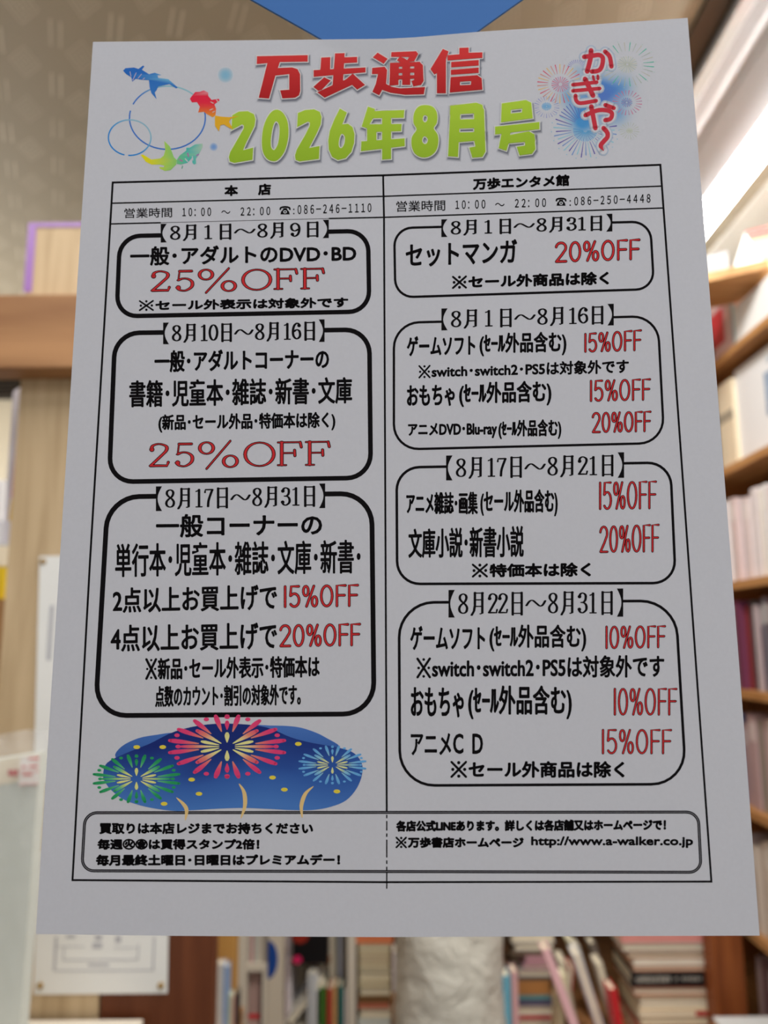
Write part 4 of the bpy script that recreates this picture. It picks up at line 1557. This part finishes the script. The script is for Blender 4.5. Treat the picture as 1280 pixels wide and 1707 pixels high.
# shelf B: a white picture book facing the aisle, a cream book behind it
zB = SH['B']
wp = empty('picture_book', (XF + .03, 1.5, zB + .0006))
ya, yb = atX(1222, 700, XF + .02).y, 1.33
tag(wp, 'white picture book facing out on the shelf, blue grey photograph on its cover', 'book')
hB = min(atX(1250, 590, XF + .02).z - zB - .004, SH['A'] - .018 - zB - .012)
for nm, lo, hi, m in (('cover', (0, yb - 1.5, 0), (.018, ya - 1.5, hB), mat((236, 236, 236), .4, .02)),
                      ('cover_photograph', (-.0012, 1.355 - 1.5, hB * .34), (0, 1.50 - 1.5, hB * .76), mat((150, 168, 190), .4, .3, 18)),
                      ('cover_title', (-.0012, 1.40 - 1.5, hB * .84), (0, 1.485 - 1.5, hB * .9), mat((186, 196, 204), .5, .3, 60)),
                      ('cover_caption', (-.0012, 1.37 - 1.5, hB * .12), (0, 1.48 - 1.5, hB * .26), mat((216, 218, 220), .5, .1, 60))):
    box(nm, lo, hi, m, wp)
cb = book((XF + .1, (atX(1196, 690, XF).y + ya) / 2 + .02, zB + .0004), hB * .93, .16, .075, (238, 222, 192), 'thick cream book on the bright shelf, between white picture book and flyer', None, rz=-math.pi / 2, band=(.55, .66, (170, 160, 140)))
zA = SH['A']
mg = box('magazine', (XF + .02, 1.58, zA + .0004), (XF + .032, 1.75, zA + .15), mat((222, 190, 190), .35, .15, 12))
tag(mg, 'glossy magazine with red and black cover on the bright upper shelf', 'magazine')
for nm, lo, hi, c in (('red_picture', (-.0072, -.03, .04), (-.006, .06, .12), (206, 60, 66)), ('black_picture', (-.0076, .03, .03), (-.006, .075, .10), (40, 44, 46)), ('blue_border', (-.0068, -.084, .01), (-.006, -.07, .14), (150, 200, 214))):
    box(nm, lo, hi, mat(c, .4, .15), mg)
wb = box('white_paper_pile', (XF + .012, 1.40, zA + .0004), (XF + .2, 1.57, zA + .085), mat((240, 240, 238), .6, .03))
tag(wb, 'white paper bundle beside the glossy magazine on the bright shelf', 'paper')

# ---- cross shelf under the light, with things piled on it
bmz = at(1230, 443, 1.44).z
def cp(u, v, Y): return at(u, v, Y)
c0, c1 = atZ(1182, 453, bmz), atZ(1281, 431, bmz)
cross = empty('cross_shelf', tuple(c0))
tag(cross, 'wide brown shelf board crossing under the ceiling light, above the magazine', 'shelf')
iv = Matrix.Translation(-cross.location)
dv = (c1 - c0).normalized()
bn = Vector((-dv.y, dv.x, 0))
if bn.y < 0:
    bn = -bn
st = c0 - dv * .35
o = prism('board', [st, c1, c1 + bn * .14, st + bn * .14], (0, 0, -.02), wood((176, 128, 80), (204, 158, 106), stretch=(14, 1, 1)), cross, bevel=.0015)
o.matrix_parent_inverse = iv
for sgn, tpos in ((1, .06), (1, .45)):
    q = st + (c1 - st) * tpos + bn * .08
    o = tube('hanger_rod', q, (q.x, q.y, CEIL), .004, mat((150, 150, 150), .3), cross)
    o.matrix_parent_inverse = iv


def on_cross(u, Yoff, w, d, h, c, name, label, cat, rz=0.0, z=0.0):
    base = c0 + dv * ((at(u, 443, 1.44).x - c0.x) / dv.x) + bn * Yoff
    o = box(name, (-w / 2, -d / 2, 0), (w / 2, d / 2, h), mat(c, .5, .08), bevel=.0015, origin=(0, 0, 0))
    o.location = (base.x, base.y, bmz + .0004 + z)
    o.rotation_euler = (0, 0, math.atan2(dv.y, dv.x) + rz)
    return tag(o, label, cat)


on_cross(1196, .08, .05, .06, .06, (176, 178, 180), 'grey_box', 'small grey box on the cross shelf right against the flyer edge', 'box')
on_cross(1272, .11, .09, .10, .075, (222, 204, 160), 'cream_carton', 'cream carton on the cross shelf under the ceiling light', 'box')
on_cross(1272, .11, .088, .10, .022, (206, 120, 112), 'red_book', 'red covered book lying on the cream carton', 'book', z=.0755)
q0 = c0 + dv * ((at(1240, 443, 1.44).x - c0.x) / dv.x) + bn * .035
fold = prism('folded_card', [(q0.x - .03, q0.y, bmz + .0005), (q0.x + .035, q0.y - .01, bmz + .0005), (q0.x + .004, q0.y + .006, bmz + .085)], (.004, .012, 0), mat((246, 246, 244), .4, .02), origin=tuple(q0))
tag(fold, 'white peaked folded card standing in front of the cream carton', 'card')

# ------------------------------------------------------------------ lower middle: display tables, bookcase, stacks
YR = 1.75
ZTB = at(900, 1735, YR).z


def table(name, x0, x1, y0, y1, z, label, m):
    t = empty(name, ((x0 + x1) / 2, (y0 + y1) / 2, 0))
    tag(t, label, 'table')
    iv = Matrix.Translation(-t.location)
    L = [box('tabletop', (x0, y0, z - .025), (x1, y1, z), m, t)]
    for x in (x0 + .02, x1 - .06):
        for y in (y0 + .02, y1 - .06):
            L.append(box('leg', (x, y, 0), (x + .04, y + .04, z - .025), m, t))
    for o in L:
        o.matrix_parent_inverse = iv


W_tab = wood((150, 104, 64), (176, 126, 82), stretch=(14, 1, 1))
xa, xb_ = at(655, 1700, YR).x, at(1186, 1650, 1.69).x - .003
table('display_table', xa, xb_, 1.645, 1.98, ZTB, 'wooden display table below the frame carrying the book stacks', W_tab)

# white roll of wrapped plastic
rc = at(748, 1640, 1.72)
rr = (at(836, 1640, 1.72).x - at(660, 1640, 1.72).x) / 2
rz1 = at(748, 1430, 1.72).z
from mathutils import noise as mnoise
bm = bmesh.new()
NA, NZ = 64, 70
ring = []
rn = random.Random(3)
ph = [rn.uniform(0, 6.28) for _ in range(8)]
for j in range(NZ + 1):
    t = j / NZ
    z = ZTB + .001 + (rz1 - ZTB) * t
    row = []
    for i in range(NA):
        th = 2 * math.pi * i / NA
        pv = Vector((math.cos(th) * 1.6, math.sin(th) * 1.6, z * 9))
        w = 1 + .05 * mnoise.noise(pv) + .035 * mnoise.noise(pv * 2.7) + .022 * abs(mnoise.noise(pv * 5.3))
        w *= 1.05 - .06 * t
        row.append(bm.verts.new((rc.x + rr * w * math.cos(th), rc.y + rr * w * math.sin(th), z)))
    ring.append(row)
for j in range(NZ):
    for i in range(NA):
        bm.faces.new((ring[j][i], ring[j][(i + 1) % NA], ring[j + 1][(i + 1) % NA], ring[j + 1][i]))
bm.faces.new(ring[0][::-1])
bm.faces.new(ring[-1])
M_wrap = bpy.data.materials.new('crinkled_wrap')
M_wrap.use_nodes = True
nt = M_wrap.node_tree
b_ = nt.nodes['Principled BSDF']
b_.inputs['Base Color'].default_value = srgb(214, 210, 198)
b_.inputs['Roughness'].default_value = .32
tc_ = nt.nodes.new('ShaderNodeTexCoord')
n_ = nt.nodes.new('ShaderNodeTexNoise')
n_.inputs['Scale'].default_value = 26
n_.inputs['Detail'].default_value = 5
n_.inputs['Distortion'].default_value = 1.5
bp2 = nt.nodes.new('ShaderNodeBump')
bp2.inputs['Strength'].default_value = .7
bp2.inputs['Distance'].default_value = .01
nt.links.new(tc_.outputs['Object'], n_.inputs['Vector'])
nt.links.new(n_.outputs['Fac'], bp2.inputs['Height'])
nt.links.new(bp2.outputs['Normal'], b_.inputs['Normal'])
roll = finish(bm, 'plastic_roll', M_wrap, origin=(rc.x, rc.y, ZTB), smooth=True)
tag(roll, 'tall crinkled white plastic wrapped roll standing between the book stacks', 'roll')


def stack(u0, u1, Y, zbase, spec, where, group, D=.13):
    """spec from the top down: (v_top, colour, fore, dx0, dx1, tint-of-pages); bottom rests on zbase"""
    tops = [at(700, s[0], Y).z for s in spec] + [zbase]
    n = len(spec)
    for i in range(n - 1, -1, -1):
        v, c, fore, d0, d1 = spec[i][:5]
        nm = spec[i][5] if len(spec[i]) > 5 and spec[i][5] else '%s book' % colname(c)
        band = spec[i][6] if len(spec[i]) > 6 else None
        z0, z1 = tops[i + 1], tops[i]
        vm = (v + (spec[i + 1][0] if i + 1 < n else v + 12)) / 2
        xa, xb = at(u0 + d0, vm, Y).x, at(u1 + d1, vm, Y).x
        pos = 'topmost' if i == 0 else '%s from the top' % ORD[i]
        book(((xa + xb) / 2, Y + D / 2, z0 + .0003), xb - xa, D, z1 - z0 - .0006, c,
             '%s lying in the %s, %s' % (nm, where, pos), group, upright=False, fore=fore, band=band)


# stack with the black spine (right of the lower edge)
stack(1052, 1196, YR, ZTB, [
    (1548, (226, 150, 140), False, -16, -24, 'pink and white book'), (1575, (206, 196, 184), True, -14, -12), (1588, (150, 94, 56), True, -6, -4), (1601, (236, 224, 204), False, 4, 0), (1613, (206, 150, 120), True, 4, 2),
    (1622, (26, 24, 26), False, 0, 6, 'black book with white lettering'), (1648, (162, 88, 62), True, 4, 6), (1663, (222, 196, 156), True, 14, 8), (1688, (240, 226, 196), False, 14, -10, 'cream book with red corner', (.78, .98, (186, 40, 46))), (1698, (222, 206, 170), True, 16, 0), (1712, (140, 60, 50), False, 10, 0)],
    'black spined stack', 'books in the stack with the black spine', .14)
# white lettering on the black spine
bkb = [o for o in COL.objects if o.get('label', '').startswith('black book with white lettering')][0]
bm = bmesh.new()
rn = random.Random(9)
dims = bkb.dimensions
for (s, e) in ((.06, .44), (.49, .52), (.57, .76)):
    x = -dims.x / 2 + dims.x * s
    while x < -dims.x / 2 + dims.x * e:
        w = rn.uniform(.003, .006)
        hz = dims.z * (.24 if s < .4 else .16)
        addbox(bm, (x, -.0708, dims.z * .5 - hz * rn.uniform(.6, 1)), (x + w * .55, -.0700, dims.z * .5 + hz * rn.uniform(.6, 1)))
        addbox(bm, (x, -.0708, dims.z * .5 + hz * rn.uniform(-.6, .5)), (x + w, -.0700, dims.z * .5 + hz * rn.uniform(.55, .8)))
        x += w * 1.35
finish(bm, 'spine_lettering', mat((216, 210, 196), .5, .05), bkb)

# grey stack beside the roll
stack(832, 925, 1.78, ZTB, [
    (1548, (176, 166, 154), True, 20, 0), (1574, (196, 190, 178), True, 26, -2), (1586, (110, 92, 76), False, 22, -6), (1594, (186, 138, 146), False, 44, -6), (1610, (196, 150, 164), True, 40, -6), (1618, (170, 160, 150), True, 32, -2),
    (1630, (92, 78, 70), False, 24, -6), (1636, (170, 118, 66), False, 28, -10), (1660, (92, 140, 140), False, 30, -8), (1668, (84, 78, 104), False, 20, -4), (1678, (186, 178, 168), True, 24, 0), (1694, (196, 70, 64), False, 34, 2), (1701, (200, 190, 180), True, 26, 4), (1715, (90, 80, 80), False, 20, 0)],
    'grey stack by the plastic roll', 'books in the grey stack', .13)
# small upright odds and ends in front of the grey stack
for k, (u0, u1, v0, c, nm) in enumerate(((834, 846, 1624, (110, 170, 190), 'pale blue'), (848, 858, 1618, (206, 160, 160), 'pink'), (824, 833, 1655, (176, 110, 90), 'brown'))):
    a_, b_2 = at(u0, 1680, 1.74), at(u1, 1680, 1.74)
    book(((a_.x + b_2.x) / 2, 1.715, ZTB + .0004), at(u0, v0, 1.70).z - ZTB, .05, b_2.x - a_.x, c, 'small %s booklet upright between the plastic roll and grey stack' % nm, 'booklets beside the plastic roll')

# leaning books between the two stacks
lean = [(944, 1612, (190, 36, 44), 8, 'red', 3), (930, 1628, (222, 214, 176), 6, 'cream', 1), (960, 1600, (200, 190, 170), -10, 'buff', 2), (978, 1582, (236, 186, 190), -20, 'pale pink', 0), (990, 1566, (214, 214, 176), -18, 'pale green', 4),
        (996, 1578, (206, 202, 190), -15, 'off white', 3), (1010, 1590, (224, 224, 230), -17, 'white', 1), (1022, 1572, (120, 108, 98), -16, 'dark grey', 4), (1028, 1606, (206, 196, 178), -13, 'beige', 2), (1040, 1650, (196, 40, 44), -8, 'scarlet', 0)]
for k, (u, v, c, ang, nm, slot) in enumerate(lean):
    YL = 1.655 + .058 * slot
    p = at(u, 1690, YL)
    h = (at(u, v, YL).z - ZTB) / math.cos(math.radians(ang))
    T = .015
    h = h - T * math.sin(math.radians(abs(ang)))
    book((p.x, YL + .027, ZTB + T / 2 * math.sin(math.radians(abs(ang))) + .0008), h, .05, T, c, '%s book leaning between the grey stack and black spined stack' % nm, 'books leaning between the stacks', tilt=math.radians(ang), fore=(k % 2 == 0))
zst = at(1230, 1694, 1.62).z - .007
mgz = box('flat_magazine', (at(1188, 1700, 1.62).x, 1.49, zst), (XF - .006, 1.62, zst + .007), mat((226, 228, 226), .4, .05), bevel=.001)
tag(mgz, 'white magazine lying flat at the very bottom beside the brown post', 'magazine')
# brown post standing between the stack and the tall bookcase
pp0, pp1 = at(1190, 1630, 1.69), at(1243, 1630, 1.69)
pst = box('brown_post', (pp0.x, 1.69, 0), (pp1.x, 1.74, bmz - .06), wood((120, 62, 30), (158, 90, 46)), bevel=.003)
tag(pst, 'reddish brown wooden post between the black spined stack and tall bookcase', 'post')
mt = empty('magazine_stand', (XF - .066, 1.56, 0))
tag(mt, 'low stand below the frame holding the flat white magazine', 'stand')
for nm, lo, hi in (('stand_top', (-.06, -.06, zst - .02), (.058, .05, zst - .0004)), ('stand_base', (-.06, -.05, 0), (.045, .05, zst - .02))):
    box(nm, lo, hi, W_tab, mt)

# ---- narrow white bookcase left of the roll
YW = 2.1
wx0, wx1 = at(396, 1640, YW).x, at(593, 1640, YW).x
zsh, zlo = at(430, 1608, YW).z, at(430, 1722, YW).z
ztop = at(430, 1380, YW).z
wc = empty('white_bookcase', ((wx0 + wx1) / 2, YW + .12, 0))
tag(wc, 'narrow white bookcase seen under the flyer, left of the plastic roll', 'bookcase')
iv = Matrix.Translation(-wc.location)
M_wh = mat((222, 212, 194), .5, .04, 10, name='white_laminate')
tk = .023
xd = at(445, 1640, YW).x
for nm, lo, hi in (('side_panel', (wx0, YW, 0), (wx0 + tk, YW + .24, ztop)), ('side_panel', (wx1 - tk * .9, YW, 0), (wx1, YW + .24, ztop)),
                   ('back_panel', (wx0, YW + .24, 0), (wx1, YW + .25, ztop)), ('top_board', (wx0, YW, ztop), (wx1, YW + .25, ztop + .02)),
                   ('shelf_board', (wx0 + tk, YW, zlo - .02), (wx1 - tk, YW + .24, zlo)), ('shelf_board', (wx0 + tk, YW, zsh - .016), (xd, YW + .24, zsh)), ('divider', (xd - .012, YW + .002, zlo), (xd, YW + .24, zsh - .016))):
    o = box(nm, lo, hi, M_wh, wc)
    o.matrix_parent_inverse = iv


def spines(row, Y, zb, D, where, group, depth0=.012):
    for k, (u0, u1, v0, c, nm) in enumerate(row):
        xa, xb = at(u0, 1640, Y).x, at(u1, 1640, Y).x
        h = at(u0, v0, Y).z - zb
        book(((xa + xb) / 2, Y + depth0 + D / 2, zb + .0004), h, D, xb - xa - .0008, c, '%s book upright %s' % (nm, where), group)


spines([(412.5, 416, 1556, (206, 196, 190), 'thin grey'), (416, 420, 1550, (214, 150, 146), 'thin pinkish'), (420, 426, 1552, (186, 190, 182), 'grey green'), (426, 432, 1548, (214, 206, 190), 'ivory'), (432, 437, 1552, (196, 186, 172), 'stone coloured'), (437, 443, 1550, (176, 166, 152), 'brownish grey')],
       YW, zsh, .12, 'in the upper left compartment of the white bookcase', 'books in the upper white compartment')
fr_ = empty('framed_print', (at(424, 1700, YW).x, YW + .03, zlo))
tag(fr_, 'dull pink print in a dark purple frame in the white bookcase', 'picture')
x0, x1, z1 = at(411.5, 1650, YW).x + .001 - fr_.location.x, at(436, 1650, YW).x - fr_.location.x, at(424, 1618, YW).z - zlo
box('print', (x0, -.006, 0.0004), (x1 - .004, .004, z1 - .004), mat((178, 148, 140), .5, .08), fr_)
box('frame', (x1 - .006, -.01, 0.0004), (x1, .006, z1), mat((70, 40, 60), .4, .05), fr_)
box('frame', (x0, -.01, z1 - .005), (x1 - .006, .006, z1), mat((70, 40, 60), .4, .05), fr_)
box('red_strip', (x0, -.0075, z1 * .16), (x1 - .008, -.006, z1 * .23), mat((206, 40, 52), .5, .05), fr_)
# white card with the blue disc
cd = box('round_mark_card', (at(446, 1640, YW).x, YW + .0, zlo + .0004), (at(473, 1640, YW).x, YW + .006, at(460, 1480, YW).z), mat((216, 204, 184), .5, .04))
tag(cd, 'cream card with a blue half disc standing in the white bookcase', 'card')
cc = at(446.5, 1600, YW - .001)
bm = bmesh.new()
R_ = .0245
rr_ = at(463, 1600, YW).x - cc.x
zz_ = (at(446, 1569, YW).z - at(446, 1633, YW).z) / 2
vs = [bm.verts.new((cc.x + rr_ * math.sin(math.pi * k / 24), YW - .0008, cc.z + zz_ * math.cos(math.pi * k / 24))) for k in range(25)]
bm.faces.new(vs)
r_ = bmesh.ops.extrude_face_region(bm, geom=bm.faces[:])
bmesh.ops.translate(bm, verts=[e for e in r_['geom'] if isinstance(e, bmesh.types.BMVert)], vec=(0, .0007, 0))
o = finish(bm, 'blue_half_disc', mat((28, 72, 150), .5, .05), cd)
o.matrix_parent_inverse = Matrix.Translation(-cd.location)
spines([(475, 480, 1556, (226, 206, 206), 'pale pink'), (480, 486, 1552, (232, 222, 222), 'whitish')], YW + .05, zlo, .12, 'between the blue disc card and black picture book', 'pale books behind the blue disc card')
bp_o = box('black_picture_book', (at(488, 1600, YW + .03).x, YW + .03, at(500, 1607, YW + .03).z), (at(547, 1600, YW + .03).x, YW + .045, at(500, 1490, YW + .03).z), mat((18, 16, 18), .4, .1))
tag(bp_o, 'black picture book with red and pink spots on its cover, white bookcase', 'book')
lb = bp_o.location
for nm, u, v, ru, rv, c in (('red_spot', 500, 1556, 15, 16, (150, 44, 30)), ('pink_spot', 495.5, 1600, 8, 6.5, (214, 40, 96))):
    p = at(u, v, YW + .029)
    bm = bmesh.new()
    k_ = 1.52e-3
    vs = [bm.verts.new((p.x - lb.x + ru * k_ * math.cos(t * math.pi / 10), -.0085, p.z - lb.z + rv * k_ * math.sin(t * math.pi / 10))) for t in range(20)]
    bm.faces.new(vs)
    r_ = bmesh.ops.extrude_face_region(bm, geom=bm.faces[:])
    bmesh.ops.translate(bm, verts=[e for e in r_['geom'] if isinstance(e, bmesh.types.BMVert)], vec=(0, .0008, 0))
    finish(bm, nm, mat(c, .4, .1), bp_o)
# riser shelf that carries the black book
rz_ = box('display_riser', (at(482, 1612, YW + .02).x, YW + .02 + .02, at(500, 1613, YW + .02).z), (at(549, 1612, YW + .02).x, YW + .2, at(500, 1607, YW + .03).z - .0004), wood((120, 78, 48), (150, 100, 64)))
tag(rz_, 'small brown riser under the black picture book', 'riser')
spines([(512, 517, 1626, (206, 206, 206), 'pale grey hardback'), (517, 522, 1624, (190, 194, 196), 'silver grey hardback'), (522, 528, 1626, (222, 222, 222), 'whitish hardback')], YW, zlo, .14, 'under the black picture book', 'grey hardbacks in the white bookcase', .004)
book((at(480, 1690, YW).x, YW + .045, zlo + .014), .125, .06, .014, (236, 232, 220), 'white book leaning at the foot of the white bookcase, upper of two', 'leaning white books', tilt=math.radians(40), fore=True)
book((at(474, 1700, YW).x, YW + .125, zlo + .012), .115, .06, .012, (222, 222, 222), 'pale grey book leaning at the foot of the white bookcase, lower of two', 'leaning white books', tilt=math.radians(44), fore=True)
spines([(530, 535, 1600, (206, 196, 176), 'tall ecru'), (535, 543, 1602, (222, 210, 190), 'tall cream'), (548, 555, 1552, (222, 208, 184), 'long cream'), (555, 560, 1556, (180, 170, 150), 'long khaki'), (560, 563, 1550, (110, 106, 92), 'thin dark'), (563, 570, 1556, (176, 178, 190), 'long blue grey'), (570, 577, 1548, (150, 140, 124), 'long taupe')], YW + .07, zlo, .12, 'at the back of the white bookcase', 'tall books at the back of the white bookcase')
spines([(532.5, 544, 1648, (66, 110, 40), 'green'), (545, 553, 1650, (180, 50, 46), 'small red'), (553, 562, 1646, (196, 150, 96), 'tan'), (563.5, 572, 1646, (26, 104, 98), 'teal'), (573, 577.5, 1652, (210, 200, 196), 'slim whitish')], YW, zlo, .06, 'at the front of the white bookcase', 'small books at the front of the white bookcase', .003)

# ---- pale stack right of the white bookcase on a low stool
YS = 2.12
zs0 = at(620, 1716, YS).z
table('low_stool', at(596, 1700, YS).x, at(660, 1700, YS).x, YS - .02, YS + .2, zs0, 'low stool below the frame carrying the pale stack', W_tab)
stack(597, 653, YS, zs0, [
    (1548, (222, 128, 84), False, -3, 2, 'orange book'), (1573, (196, 186, 150), True, 0, -2), (1583, (214, 200, 160), True, 1, -4), (1592, (180, 156, 112), True, 1, -3), (1603, (214, 200, 160), True, 1, -4, 'light tan book'), (1613, (180, 170, 140), True, 2, -3), (1622, (222, 210, 172), True, 1, -2, 'ivory book'), (1634, (206, 190, 144), True, 1, -3, 'sand coloured book'), (1645, (186, 174, 140), True, 2, -1, 'fawn book'),
    (1659, (120, 84, 50), False, 0, -2), (1672, (190, 110, 84), False, 0, -4), (1681, (206, 196, 168), True, 2, 0, 'buff book'), (1697, (206, 214, 206), False, 0, -2)],
    'pale stack by the white bookcase', 'books in the pale stack', .12)
for k, (u0, u1, v0, c, nm) in enumerate(((655, 660, 1590, (226, 216, 214), 'whitish'), (660, 664.5, 1632, (222, 160, 96), 'orange'))):
    a_, b_2 = at(u0, 1680, YS - .02), at(u1, 1680, YS - .02)
    book(((a_.x + b_2.x) / 2, YS + .02, zs0 + .0004), at(u0, v0, YS - .02).z - zs0, .06, b_2.x - a_.x, c, 'slim %s booklet upright between the pale stack and plastic roll' % nm, 'booklets beside the pale stack')

# ---- yellow box and books beside the dark panel
YY = 1.62
zy = at(375, 1722, YY).z
table('side_table', at(345, 1700, YY).x, at(390, 1700, YY).x, YY - .02, YY + .108, zy, 'small side table below the frame beside the dark panel', W_tab)
yb_ = box('cardboard_box', (at(340, 1650, YY + .07).x, YY + .06, zy + .0004), (at(392, 1650, YY + .07).x, YY + .10, at(375, 1500, YY + .07).z), mat((196, 146, 78), .7, .08, 12, name='cardboard'), bevel=.002)
tag(yb_, 'ochre cardboard box standing between the dark panel and white bookcase', 'box')
spines([(357, 365, 1612, (222, 216, 206), 'white'), (365, 371, 1612, (214, 216, 222), 'off white'), (371, 378.5, 1616, (150, 176, 216), 'light blue'), (378.5, 384, 1664, (190, 206, 190), 'mint'), (384, 388, 1668, (222, 200, 170), 'peach'), (388, 391, 1666, (206, 150, 150), 'rose'), (391, 395.5, 1660, (40, 34, 30), 'black')], YY, zy, .03, 'in front of the ochre cardboard box', 'books in front of the cardboard box')

# ---- dark wooden shelving far behind, closing the gaps between the stacks
bs = empty('back_shelving', (.2, 2.6, 0))
tag(bs, 'dark wooden shelving far behind the book stacks', 'bookcase')
iv = Matrix.Translation(-bs.location)
Wb = wood((112, 78, 48), (138, 98, 62), stretch=(14, 1, 1))
for nm, lo, hi in [('back_panel', (-.9, 2.82, 0), (1.25, 2.84, 1.9))] + [('shelf_board', (-.9, 2.58, z), (1.25, 2.82, z + .02)) for z in (.1, .45, .8, 1.15, 1.5, 1.88)] + [('side_panel', (x, 2.58, 0), (x + .02, 2.82, 1.9)) for x in (-.92, .18, 1.25)]:
    o = box(nm, lo, hi, Wb, bs)
    o.matrix_parent_inverse = iv
